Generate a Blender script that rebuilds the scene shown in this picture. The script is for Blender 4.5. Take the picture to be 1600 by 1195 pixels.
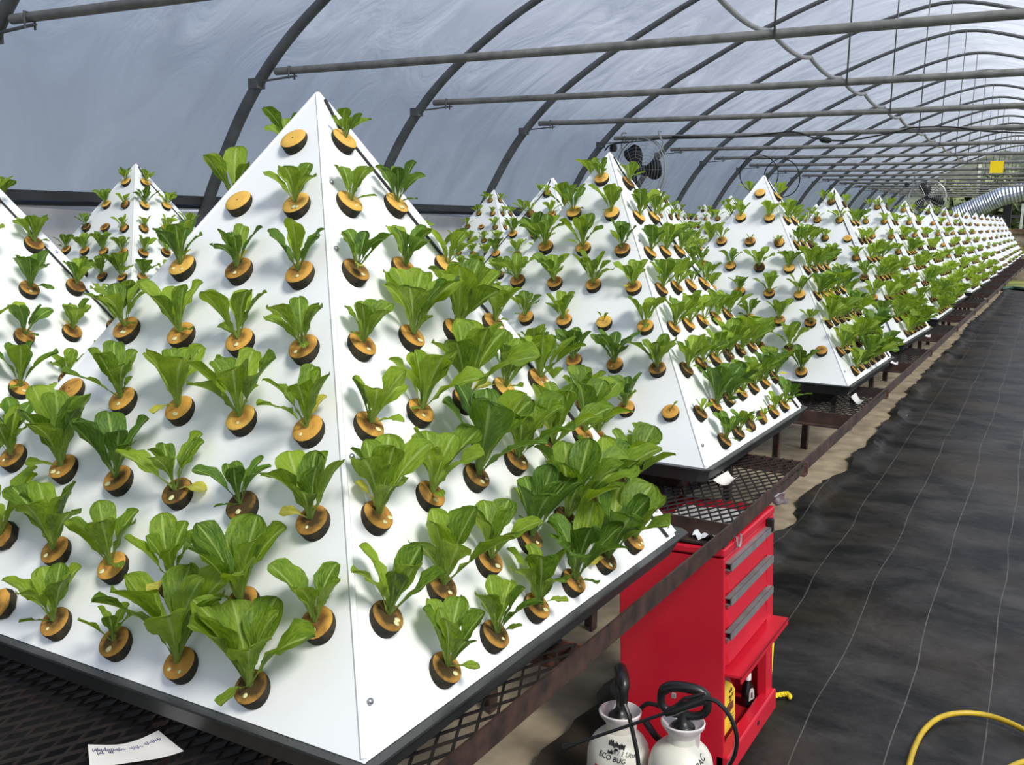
import bpy, math, random
from mathutils import Vector, Matrix

# ------------------------------------------------------------------ scene, camera, world, sun, exposure
S = bpy.context.scene
for o in list(bpy.data.objects):
    bpy.data.objects.remove(o)
COL = S.collection
FPX, YAW, PITCH, ROLL = 1569.62, 0.5141428, -0.1645454, 0.0214154
EYE = Vector((0, 0, 1.7))
fwd = Vector((-math.sin(YAW) * math.cos(PITCH), math.cos(YAW) * math.cos(PITCH), math.sin(PITCH)))
r0 = Vector((math.cos(YAW), math.sin(YAW), 0))
u0 = r0.cross(fwd)
RIGHT = r0 * math.cos(ROLL) + u0 * math.sin(ROLL)
UP = -r0 * math.sin(ROLL) + u0 * math.cos(ROLL)
cam = bpy.data.cameras.new('camera')
cam.sensor_width = 36
cam.lens = FPX / 1600 * 36
cam.clip_start, cam.clip_end = 0.05, 400
cam_o = bpy.data.objects.new('camera', cam)
COL.objects.link(cam_o)
cam_o.matrix_world = Matrix(((RIGHT.x, UP.x, -fwd.x, EYE.x), (RIGHT.y, UP.y, -fwd.y, EYE.y), (RIGHT.z, UP.z, -fwd.z, EYE.z), (0, 0, 0, 1)))
S.camera = cam_o

S.view_settings.view_transform = 'Standard'
S.view_settings.look = 'None'
S.view_settings.gamma = 1
S.view_settings.use_curve_mapping = False
S.view_settings.exposure = -0.02
S.cycles.max_bounces = 8
S.cycles.diffuse_bounces = 4
S.cycles.transparent_max_bounces = 12
S.cycles.use_denoising = True
S.cycles.sample_clamp_indirect = 6

world = bpy.data.worlds.new('sky')
S.world = world
world.use_nodes = True
wn = world.node_tree
bg = wn.nodes['Background']
tc = wn.nodes.new('ShaderNodeTexCoord')
sep = wn.nodes.new('ShaderNodeSeparateXYZ')
wr = wn.nodes.new('ShaderNodeValToRGB')
wr.color_ramp.elements[0].position = 0.0
wr.color_ramp.elements[0].color = (0.78, 0.86, 1.0, 1)
wr.color_ramp.elements[1].position = 0.7
wr.color_ramp.elements[1].color = (0.42, 0.60, 1.0, 1)
wn.links.new(tc.outputs['Generated'], sep.inputs[0])
wn.links.new(sep.outputs['Z'], wr.inputs[0])
wn.links.new(wr.outputs[0], bg.inputs['Color'])
bg.inputs['Strength'].default_value = 0.72

sun = bpy.data.lights.new('sun', 'SUN')
sun.energy = 9.2
sun.angle = math.radians(16)
sun.color = (1.0, 0.955, 0.86)
sun_o = bpy.data.objects.new('sun', sun)
COL.objects.link(sun_o)
SUNDIR = Vector((0.63, -0.30, 0.71)).normalized()
sun_o.rotation_euler = SUNDIR.to_track_quat('Z', 'Y').to_euler()
sun_o.location = (10, -2, 14)

R = random.Random(7)
PI = math.pi


def project(P):
    d = Vector(P) - EYE
    z = d.dot(fwd)
    if z < 0.05:
        return None
    return (800 + FPX * d.dot(RIGHT) / z, 597.5 - FPX * d.dot(UP) / z, z)


# ------------------------------------------------------------------ materials
def new_mat(name):
    m = bpy.data.materials.new(name)
    m.use_nodes = True
    nt = m.node_tree
    return m, nt, nt.nodes['Principled BSDF'], nt.nodes['Material Output']


def simple(name, col, rough=0.5, metal=0.0, var=0.0, scale=20.0, bump=0.0, spec=0.5, detail=4.0, col2=None, trans=0.0, stretch=None):
    """Principled with noise colour variation and an optional fine bump"""
    m, nt, p, out = new_mat(name)
    p.inputs['Base Color'].default_value = (*col, 1)
    p.inputs['Roughness'].default_value = rough
    p.inputs['Metallic'].default_value = metal
    p.inputs['Specular IOR Level'].default_value = spec
    p.inputs['Transmission Weight'].default_value = trans
    if var or bump or col2:
        t = nt.nodes.new('ShaderNodeTexCoord')
        mp = nt.nodes.new('ShaderNodeMapping')
        if stretch:
            mp.inputs['Scale'].default_value = stretch
        n = nt.nodes.new('ShaderNodeTexNoise')
        n.inputs['Scale'].default_value = scale
        n.inputs['Detail'].default_value = detail
        nt.links.new(t.outputs['Object'], mp.inputs[0])
        nt.links.new(mp.outputs[0], n.inputs['Vector'])
        if var or col2:
            rp = nt.nodes.new('ShaderNodeValToRGB')
            rp.color_ramp.elements[0].position = 0.35
            rp.color_ramp.elements[1].position = 0.68
            a = tuple(max(0, c * (1 - var)) for c in col)
            b = col2 or tuple(min(1, c * (1 + var)) for c in col)
            rp.color_ramp.elements[0].color = (*a, 1)
            rp.color_ramp.elements[1].color = (*b, 1)
            nt.links.new(n.outputs['Fac'], rp.inputs[0])
            nt.links.new(rp.outputs[0], p.inputs['Base Color'])
        if bump:
            bm_ = nt.nodes.new('ShaderNodeBump')
            bm_.inputs['Strength'].default_value = bump
            bm_.inputs['Distance'].default_value = 0.01
            nt.links.new(n.outputs['Fac'], bm_.inputs['Height'])
            nt.links.new(bm_.outputs[0], p.inputs['Normal'])
    return m


def leaf_mat(name, light, dark, rib, transl=0.45):
    m, nt, p, out = new_mat(name)
    L = nt.links.new
    uv = nt.nodes.new('ShaderNodeUVMap')
    sp = nt.nodes.new('ShaderNodeSeparateXYZ')
    L(uv.outputs[0], sp.inputs[0])
    oi = nt.nodes.new('ShaderNodeObjectInfo')
    nz = nt.nodes.new('ShaderNodeTexNoise')
    nz.noise_dimensions = '4D'
    nz.inputs['Scale'].default_value = 8
    nz.inputs['Detail'].default_value = 3
    L(uv.outputs[0], nz.inputs['Vector'])
    L(oi.outputs['Random'], nz.inputs['W'])
    add = nt.nodes.new('ShaderNodeMath')
    add.operation = 'MULTIPLY_ADD'
    add.inputs[1].default_value = 0.55
    L(oi.outputs['Random'], add.inputs[0])
    L(nz.outputs['Fac'], add.inputs[2])
    rp = nt.nodes.new('ShaderNodeValToRGB')
    rp.color_ramp.elements[0].position = 0.4
    rp.color_ramp.elements[0].color = (*dark, 1)
    rp.color_ramp.elements[1].position = 1.0
    rp.color_ramp.elements[1].color = (*light, 1)
    L(add.outputs[0], rp.inputs[0])
    # midrib and side veins from uv: u = 0..1 across, v = 0..1 along
    du = nt.nodes.new('ShaderNodeMath'); du.operation = 'SUBTRACT'; du.inputs[1].default_value = 0.5
    L(sp.outputs[0], du.inputs[0])
    ab = nt.nodes.new('ShaderNodeMath'); ab.operation = 'ABSOLUTE'
    L(du.outputs[0], ab.inputs[0])
    mr = nt.nodes.new('ShaderNodeMapRange')
    mr.inputs['From Min'].default_value = 0.015
    mr.inputs['From Max'].default_value = 0.06
    mr.inputs['To Min'].default_value = 0.75
    mr.inputs['To Max'].default_value = 0.0
    L(ab.outputs[0], mr.inputs[0])
    vn = nt.nodes.new('ShaderNodeMath'); vn.operation = 'MULTIPLY_ADD'; vn.inputs[1].default_value = -1.0
    L(ab.outputs[0], vn.inputs[0]); L(sp.outputs[1], vn.inputs[2])
    vs = nt.nodes.new('ShaderNodeMath'); vs.operation = 'MULTIPLY'; vs.inputs[1].default_value = 52.0
    L(vn.outputs[0], vs.inputs[0])
    si = nt.nodes.new('ShaderNodeMath'); si.operation = 'SINE'
    L(vs.outputs[0], si.inputs[0])
    vr = nt.nodes.new('ShaderNodeMapRange')
    vr.inputs['From Min'].default_value = 0.8; vr.inputs['From Max'].default_value = 1.0
    vr.inputs['To Max'].default_value = 0.22
    L(si.outputs[0], vr.inputs[0])
    mx = nt.nodes.new('ShaderNodeMath'); mx.operation = 'MAXIMUM'
    L(mr.outputs[0], mx.inputs[0]); L(vr.outputs[0], mx.inputs[1])
    # pale towards the stalk
    sb = nt.nodes.new('ShaderNodeMapRange')
    sb.inputs['From Min'].default_value = 0.0; sb.inputs['From Max'].default_value = 0.42
    sb.inputs['To Min'].default_value = 0.75; sb.inputs['To Max'].default_value = 0.0
    L(sp.outputs[1], sb.inputs[0])
    m2 = nt.nodes.new('ShaderNodeMath'); m2.operation = 'MAXIMUM'
    L(mx.outputs[0], m2.inputs[0]); L(sb.outputs[0], m2.inputs[1])
    mc = nt.nodes.new('ShaderNodeMix'); mc.data_type = 'RGBA'
    L(m2.outputs[0], mc.inputs['Factor'])
    L(rp.outputs[0], mc.inputs[6])
    mc.inputs[7].default_value = (*rib, 1)
    L(mc.outputs[2], p.inputs['Base Color'])
    p.inputs['Roughness'].default_value = 0.45
    p.inputs['Specular IOR Level'].default_value = 0.28
    bp = nt.nodes.new('ShaderNodeBump'); bp.inputs['Strength'].default_value = 0.8; bp.inputs['Distance'].default_value = 0.006
    L(nz.outputs['Fac'], bp.inputs['Height']); L(bp.outputs[0], p.inputs['Normal'])
    tr = nt.nodes.new('ShaderNodeBsdfTranslucent')
    hs = nt.nodes.new('ShaderNodeHueSaturation')
    hs.inputs['Hue'].default_value = 0.485
    hs.inputs['Saturation'].default_value = 1.08
    hs.inputs['Value'].default_value = 1.35
    L(mc.outputs[2], hs.inputs['Color']); L(hs.outputs[0], tr.inputs['Color'])
    ms = nt.nodes.new('ShaderNodeMixShader')
    ms.inputs[0].default_value = transl
    L(p.outputs[0], ms.inputs[1]); L(tr.outputs[0], ms.inputs[2]); L(ms.outputs[0], out.inputs['Surface'])
    return m


def foam_mat(name, inner, outer, dirt):
    """face of a foam plug: tan, with algae-brown blotches of its own shape"""
    m, nt, p, out = new_mat(name)
    L = nt.links.new
    t = nt.nodes.new('ShaderNodeTexCoord')
    oi = nt.nodes.new('ShaderNodeObjectInfo')
    nz = nt.nodes.new('ShaderNodeTexNoise'); nz.noise_dimensions = '4D'
    nz.inputs['Scale'].default_value = 32; nz.inputs['Detail'].default_value = 3
    wv = nt.nodes.new('ShaderNodeMath'); wv.operation = 'MULTIPLY'; wv.inputs[1].default_value = 37
    L(oi.outputs['Random'], wv.inputs[0])
    L(t.outputs['Object'], nz.inputs['Vector']); L(wv.outputs[0], nz.inputs['W'])
    a = nt.nodes.new('ShaderNodeMath'); a.operation = 'MULTIPLY_ADD'; a.inputs[1].default_value = 0.30; a.inputs[2].default_value = dirt - 0.15
    L(oi.outputs['Random'], a.inputs[0])
    b = nt.nodes.new('ShaderNodeMath'); b.operation = 'ADD'
    L(a.outputs[0], b.inputs[0]); L(nz.outputs['Fac'], b.inputs[1])
    sx = nt.nodes.new('ShaderNodeSeparateXYZ'); L(t.outputs['Object'], sx.inputs[0])
    cv = nt.nodes.new('ShaderNodeCombineXYZ'); L(sx.outputs[0], cv.inputs[0]); L(sx.outputs[1], cv.inputs[1])
    ln = nt.nodes.new('ShaderNodeVectorMath'); ln.operation = 'LENGTH'; L(cv.outputs[0], ln.inputs[0])
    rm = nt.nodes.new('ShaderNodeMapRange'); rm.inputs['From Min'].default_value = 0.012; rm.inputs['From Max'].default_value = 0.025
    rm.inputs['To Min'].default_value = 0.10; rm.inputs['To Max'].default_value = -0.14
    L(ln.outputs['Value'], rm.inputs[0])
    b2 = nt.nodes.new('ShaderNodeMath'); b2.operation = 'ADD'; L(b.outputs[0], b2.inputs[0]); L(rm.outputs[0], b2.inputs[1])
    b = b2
    rp = nt.nodes.new('ShaderNodeValToRGB')
    e = rp.color_ramp.elements
    e[0].position = 0.42; e[0].color = (*inner, 1)
    e[1].position = 0.72; e[1].color = (*outer, 1)
    L(b.outputs[0], rp.inputs[0])
    n2 = nt.nodes.new('ShaderNodeTexNoise'); n2.inputs['Scale'].default_value = 420; n2.inputs['Detail'].default_value = 2
    L(t.outputs['Object'], n2.inputs['Vector'])
    bp = nt.nodes.new('ShaderNodeBump'); bp.inputs['Strength'].default_value = 0.35; bp.inputs['Distance'].default_value = 0.003
    L(n2.outputs['Fac'], bp.inputs['Height']); L(bp.outputs[0], p.inputs['Normal'])
    L(rp.outputs[0], p.inputs['Base Color'])
    p.inputs['Roughness'].default_value = 0.85
    p.inputs['Specular IOR Level'].default_value = 0.2
    return m


def film_mat():
    """milky polythene: part clear, part translucent, a little sheen, with faint creases and dust streaks"""
    m, nt, p, out = new_mat('polythene_film')
    L = nt.links.new
    t = nt.nodes.new('ShaderNodeTexCoord')
    mp = nt.nodes.new('ShaderNodeMapping'); mp.inputs['Scale'].default_value = (0.45, 0.9, 0.5); mp.inputs['Rotation'].default_value = (0.5, 0.3, 0.5)
    L(t.outputs['Object'], mp.inputs[0])
    nz = nt.nodes.new('ShaderNodeTexNoise'); nz.inputs['Scale'].default_value = 1.6; nz.inputs['Detail'].default_value = 7; nz.inputs['Distortion'].default_value = 1.6
    L(mp.outputs[0], nz.inputs['Vector'])
    rp = nt.nodes.new('ShaderNodeValToRGB')
    rp.color_ramp.elements[0].position = 0.3; rp.color_ramp.elements[0].color = (0.085, 0.090, 0.112, 1)
    rp.color_ramp.elements[1].position = 0.75; rp.color_ramp.elements[1].color = (0.17, 0.178, 0.205, 1)
    L(nz.outputs['Fac'], rp.inputs[0])
    bp = nt.nodes.new('ShaderNodeBump'); bp.inputs['Strength'].default_value = 0.6; bp.inputs['Distance'].default_value = 0.08
    L(nz.outputs['Fac'], bp.inputs['Height'])
    L(rp.outputs[0], p.inputs['Base Color']); L(bp.outputs[0], p.inputs['Normal'])
    p.inputs['Roughness'].default_value = 0.45
    tl = nt.nodes.new('ShaderNodeBsdfTranslucent')
    r2 = nt.nodes.new('ShaderNodeValToRGB')
    r2.color_ramp.elements[0].position = 0.3; r2.color_ramp.elements[0].color = (0.46, 0.49, 0.56, 1)
    r2.color_ramp.elements[1].position = 0.75; r2.color_ramp.elements[1].color = (0.68, 0.71, 0.78, 1)
    L(nz.outputs['Fac'], r2.inputs[0]); L(r2.outputs[0], tl.inputs['Color']); L(bp.outputs[0], tl.inputs['Normal'])
    tr = nt.nodes.new('ShaderNodeBsdfTransparent'); tr.inputs['Color'].default_value = (0.93, 0.95, 0.96, 1)
    m1 = nt.nodes.new('ShaderNodeMixShader'); m1.inputs[0].default_value = 0.55
    L(p.outputs[0], m1.inputs[1]); L(tl.outputs[0], m1.inputs[2])
    m2 = nt.nodes.new('ShaderNodeMixShader')
    lw = nt.nodes.new('ShaderNodeLayerWeight'); lw.inputs['Blend'].default_value = 0.5
    fr = nt.nodes.new('ShaderNodeMapRange'); fr.inputs['To Min'].default_value = 0.44; fr.inputs['To Max'].default_value = 0.07
    L(lw.outputs['Facing'], fr.inputs[0]); L(fr.outputs[0], m2.inputs[0])
    L(m1.outputs[0], m2.inputs[1]); L(tr.outputs[0], m2.inputs[2])
    L(m2.outputs[0], out.inputs['Surface'])
    return m


def cloth_mat():
    """black woven ground cloth: dusty silvery patches, brown stains, thin white tracer lines"""
    m, nt, p, out = new_mat('black_ground_cloth')
    L = nt.links.new
    t = nt.nodes.new('ShaderNodeTexCoord')
    mp = nt.nodes.new('ShaderNodeMapping'); mp.inputs['Scale'].default_value = (1.1, 1.5, 1)
    L(t.outputs['Object'], mp.inputs[0])
    n1 = nt.nodes.new('ShaderNodeTexNoise'); n1.inputs['Scale'].default_value = 2.1; n1.inputs['Detail'].default_value = 8; n1.inputs['Roughness'].default_value = 0.62; n1.inputs['Distortion'].default_value = 0.4
    L(mp.outputs[0], n1.inputs['Vector'])
    r1 = nt.nodes.new('ShaderNodeValToRGB')
    e = r1.color_ramp.elements
    e[0].position = 0.40; e[0].color = (0.0035, 0.0032, 0.0035, 1)
    e[1].position = 0.66; e[1].color = (0.042, 0.038, 0.036, 1)
    L(n1.outputs['Fac'], r1.inputs[0])
    n2 = nt.nodes.new('ShaderNodeTexNoise'); n2.inputs['Scale'].default_value = 0.9; n2.inputs['Detail'].default_value = 6
    L(t.outputs['Object'], n2.inputs['Vector'])
    r2 = nt.nodes.new('ShaderNodeValToRGB')
    r2.color_ramp.elements[0].position = 0.50; r2.color_ramp.elements[0].color = (0, 0, 0, 1)
    r2.color_ramp.elements[1].position = 0.70; r2.color_ramp.elements[1].color = (0.8, 0.8, 0.8, 1)
    L(n2.outputs['Fac'], r2.inputs[0])
    mb = nt.nodes.new('ShaderNodeMix'); mb.data_type = 'RGBA'
    L(r2.outputs[0], mb.inputs['Factor']); L(r1.outputs[0], mb.inputs[6]); mb.inputs[7].default_value = (0.040, 0.027, 0.016, 1)
    # tracer lines every 0.27 m across, slightly wandering
    sp = nt.nodes.new('ShaderNodeSeparateXYZ'); L(t.outputs['Object'], sp.inputs[0])
    wn_ = nt.nodes.new('ShaderNodeTexNoise'); wn_.inputs['Scale'].default_value = 0.8
    L(t.outputs['Object'], wn_.inputs['Vector'])
    s1 = nt.nodes.new('ShaderNodeMath'); s1.operation = 'MULTIPLY_ADD'; s1.inputs[1].default_value = 0.03
    L(sp.outputs[1], s1.inputs[0]); L(sp.outputs[0], s1.inputs[2])
    s2 = nt.nodes.new('ShaderNodeMath'); s2.operation = 'MULTIPLY_ADD'; s2.inputs[1].default_value = 0.07
    L(wn_.outputs['Fac'], s2.inputs[0]); L(s1.outputs[0], s2.inputs[2])
    s3 = nt.nodes.new('ShaderNodeMath'); s3.operation = 'PINGPONG'; s3.inputs[1].default_value = 0.135
    L(s2.outputs[0], s3.inputs[0])
    s4 = nt.nodes.new('ShaderNodeMapRange'); s4.inputs['From Min'].default_value = 0.0011; s4.inputs['From Max'].default_value = 0.0026
    s4.inputs['To Min'].default_value = 0.26; s4.inputs['To Max'].default_value = 0.0
    L(s3.outputs[0], s4.inputs[0])
    s5 = nt.nodes.new('ShaderNodeMath'); s5.operation = 'MULTIPLY'
    n5 = nt.nodes.new('ShaderNodeTexNoise'); n5.inputs['Scale'].default_value = 3.0
    L(t.outputs['Object'], n5.inputs['Vector'])
    L(s4.outputs[0], s5.inputs[0]); L(n5.outputs['Fac'], s5.inputs[1])
    ml = nt.nodes.new('ShaderNodeMix'); ml.data_type = 'RGBA'
    L(s5.outputs[0], ml.inputs['Factor']); L(mb.outputs[2], ml.inputs[6]); ml.inputs[7].default_value = (0.6, 0.6, 0.56, 1)
    L(ml.outputs[2], p.inputs['Base Color'])
    p.inputs['Roughness'].default_value = 0.5
    p.inputs['Specular IOR Level'].default_value = 0.25
    n3 = nt.nodes.new('ShaderNodeTexNoise'); n3.inputs['Scale'].default_value = 14; n3.inputs['Detail'].default_value = 6
    L(mp.outputs[0], n3.inputs['Vector'])
    bp = nt.nodes.new('ShaderNodeBump'); bp.inputs['Strength'].default_value = 0.5; bp.inputs['Distance'].default_value = 0.012
    L(n3.outputs['Fac'], bp.inputs['Height']); L(bp.outputs[0], p.inputs['Normal'])
    return m


M = {}
M['white'] = simple('white_pvc_sheet', (0.80, 0.81, 0.82), 0.38, var=0.015, scale=5, bump=0.02)
M['seam'] = simple('dark_seam', (0.012, 0.012, 0.013), 0.5, var=0.1)
M['screw'] = simple('steel_screw', (0.45, 0.45, 0.47), 0.3, metal=0.9, var=0.1, scale=300)
M['tray'] = simple('charcoal_tray_plastic', (0.030, 0.032, 0.033), 0.36, var=0.2, scale=14, bump=0.05)
M['tub'] = simple('black_tub_plastic', (0.007, 0.007, 0.008), 0.45, var=0.2, scale=9)
M['steel'] = simple('rusty_brown_angle_steel', (0.038, 0.024, 0.021), 0.55, var=0.4, scale=18, bump=0.15, col2=(0.075, 0.038, 0.028))
M['rust'] = simple('red_rusted_steel', (0.10, 0.042, 0.03), 0.6, var=0.4, scale=16, bump=0.15)
M['mesh'] = simple('weathered_expanded_metal', (0.014, 0.010, 0.009), 0.65, var=0.4, scale=30)
M['arch'] = simple('galvanised_arch_tube', (0.115, 0.118, 0.122), 0.6, metal=0.15, var=0.2, scale=7, bump=0.03)
M['pipe'] = simple('galvanised_tie_pipe', (0.19, 0.185, 0.175), 0.55, metal=0.2, var=0.25, scale=9, bump=0.03)
M['conduit'] = simple('grey_purlin_pipe', (0.30, 0.30, 0.31), 0.5, var=0.15, scale=9)
M['film'] = film_mat()
M['cloth'] = cloth_mat()
M['concrete'] = simple('tan_concrete', (0.30, 0.235, 0.155), 0.85, var=0.22, scale=5, bump=0.2, detail=8, col2=(0.44, 0.355, 0.245))
M['soil'] = simple('dark_trodden_soil', (0.018, 0.016, 0.014), 0.9, var=0.4, scale=4, detail=8, bump=0.3)
M['kneewall'] = simple('grimy_white_sheet', (0.82, 0.79, 0.76), 0.7, var=0.22, scale=2.2, detail=8, col2=(0.96, 0.94, 0.92))
M['rail'] = simple('dark_wall_rail', (0.035, 0.037, 0.04), 0.6, var=0.2, scale=4)
M['lawn'] = simple('sunlit_lawn', (0.14, 0.17, 0.035), 0.9, var=0.3, scale=0.6, bump=0.6, detail=10, col2=(0.30, 0.31, 0.08))
M['tree'] = simple('tree_foliage', (0.08, 0.11, 0.05), 0.9, var=0.4, scale=1.2, detail=8, col2=(0.18, 0.22, 0.11))
M['bark'] = simple('tree_bark', (0.12, 0.09, 0.07), 0.9, var=0.3, scale=4)
M['hill'] = simple('wooded_hillside', (0.045, 0.058, 0.034), 0.95, var=0.45, scale=0.35, detail=10, col2=(0.10, 0.115, 0.068))
M['leaf'] = leaf_mat('lettuce_leaf', (0.25, 0.375, 0.036), (0.065, 0.145, 0.015), (0.42, 0.55, 0.17))
M['leaf_dark'] = leaf_mat('lettuce_leaf_dark', (0.12, 0.235, 0.026), (0.042, 0.10, 0.013), (0.33, 0.45, 0.14), 0.38)
M['leaf_yellow'] = leaf_mat('yellowed_leaf', (0.65, 0.60, 0.10), (0.42, 0.45, 0.06), (0.7, 0.68, 0.3))
M['cotyledon'] = simple('pale_seed_leaf', (0.62, 0.60, 0.33), 0.5, var=0.2, scale=60)
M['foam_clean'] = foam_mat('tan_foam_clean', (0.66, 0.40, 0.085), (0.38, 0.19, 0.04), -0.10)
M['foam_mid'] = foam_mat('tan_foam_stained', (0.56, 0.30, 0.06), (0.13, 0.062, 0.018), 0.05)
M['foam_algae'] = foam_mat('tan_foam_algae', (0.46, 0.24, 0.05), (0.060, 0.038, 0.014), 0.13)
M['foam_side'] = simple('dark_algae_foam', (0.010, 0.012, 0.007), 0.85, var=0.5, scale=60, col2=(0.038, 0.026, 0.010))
M['hole'] = simple('dark_slit', (0.05, 0.03, 0.015), 0.9, var=0.3, scale=80)
M['red'] = simple('red_powder_coat', (0.60, 0.012, 0.032), 0.30, var=0.06, scale=6)
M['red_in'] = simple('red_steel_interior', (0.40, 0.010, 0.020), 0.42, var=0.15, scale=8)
M['handle'] = simple('grey_aluminium_trim', (0.21, 0.21, 0.215), 0.4, metal=0.15, var=0.15, scale=20)
M['rubber'] = simple('grey_caster_rubber', (0.10, 0.10, 0.11), 0.5, var=0.2, scale=30)
M['hdpe'] = simple('milky_white_plastic', (0.74, 0.72, 0.64), 0.42, var=0.05, scale=6)
M['pinkish'] = simple('translucent_white_collar', (0.72, 0.66, 0.66), 0.35, var=0.05, scale=8)
M['blackpl'] = simple('black_plastic', (0.012, 0.012, 0.013), 0.35, var=0.2, scale=25)
M['ink'] = simple('black_marker_ink', (0.02, 0.02, 0.025), 0.6, var=0.2, scale=90)
M['blueink'] = simple('blue_pen_ink', (0.06, 0.07, 0.18), 0.6, var=0.2, scale=90)
M['redlabel'] = simple('red_printed_label', (0.5, 0.02, 0.025), 0.4, var=0.08, scale=20)
M['yellowlabel'] = simple('yellow_printed_label', (0.86, 0.60, 0.05), 0.45, var=0.06, scale=20)
M['brownlabel'] = simple('brown_printed_picture', (0.16, 0.06, 0.03), 0.5, var=0.6, scale=60)
M['redplastic'] = simple('red_jug_plastic', (0.30, 0.01, 0.018), 0.35, var=0.1, scale=15)
M['blackbottle'] = simple('dark_bottle_plastic', (0.008, 0.008, 0.009), 0.2, var=0.2, scale=15)
M['greylabel'] = simple('grey_bottle_label', (0.52, 0.51, 0.50), 0.5, var=0.15, scale=60)
M['whitecap'] = simple('white_cap_plastic', (0.85, 0.84, 0.82), 0.4, var=0.03, scale=30)
M['yellowrope'] = simple('yellow_braided_rope', (0.80, 0.62, 0.02), 0.6, var=0.15, scale=200, bump=0.3)
M['yellowhose'] = simple('yellow_hose', (0.50, 0.34, 0.02), 0.45, var=0.15, scale=20)
M['clear'] = simple('frosted_clear_flange', (0.75, 0.78, 0.76), 0.3, var=0.03, scale=10, trans=0.75)
M['paper'] = simple('white_paper', (0.76, 0.73, 0.71), 0.75, var=0.06, scale=12)
M['wrap'] = simple('crumpled_white_wrap', (0.70, 0.71, 0.74), 0.5, var=0.15, scale=30, bump=0.3)
M['chrome'] = simple('chrome_wire', (0.40, 0.41, 0.41), 0.35, metal=0.5, var=0.05, scale=50)
M['fanblade'] = simple('black_fan_blade', (0.014, 0.014, 0.015), 0.45, var=0.2, scale=10)
M['duct'] = simple('silver_foil_duct', (0.42, 0.46, 0.54), 0.42, metal=0.6, var=0.25, scale=6, bump=0.3)
M['card'] = simple('yellow_sticky_card', (0.95, 0.68, 0.0), 0.5, var=0.04, scale=30)
M['cable'] = simple('black_cable', (0.012, 0.012, 0.012), 0.5, var=0.2, scale=40)
M['paleposts'] = simple('pale_galvanised_post', (0.55, 0.56, 0.52), 0.6, var=0.15, scale=5)
M['greenhose'] = simple('dark_green_hose', (0.01, 0.05, 0.03), 0.4, var=0.2, scale=10)
M['crate'] = simple('weathered_rusty_panel', (0.22, 0.12, 0.07), 0.85, var=0.5, scale=3, detail=8, col2=(0.36, 0.30, 0.24))


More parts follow.
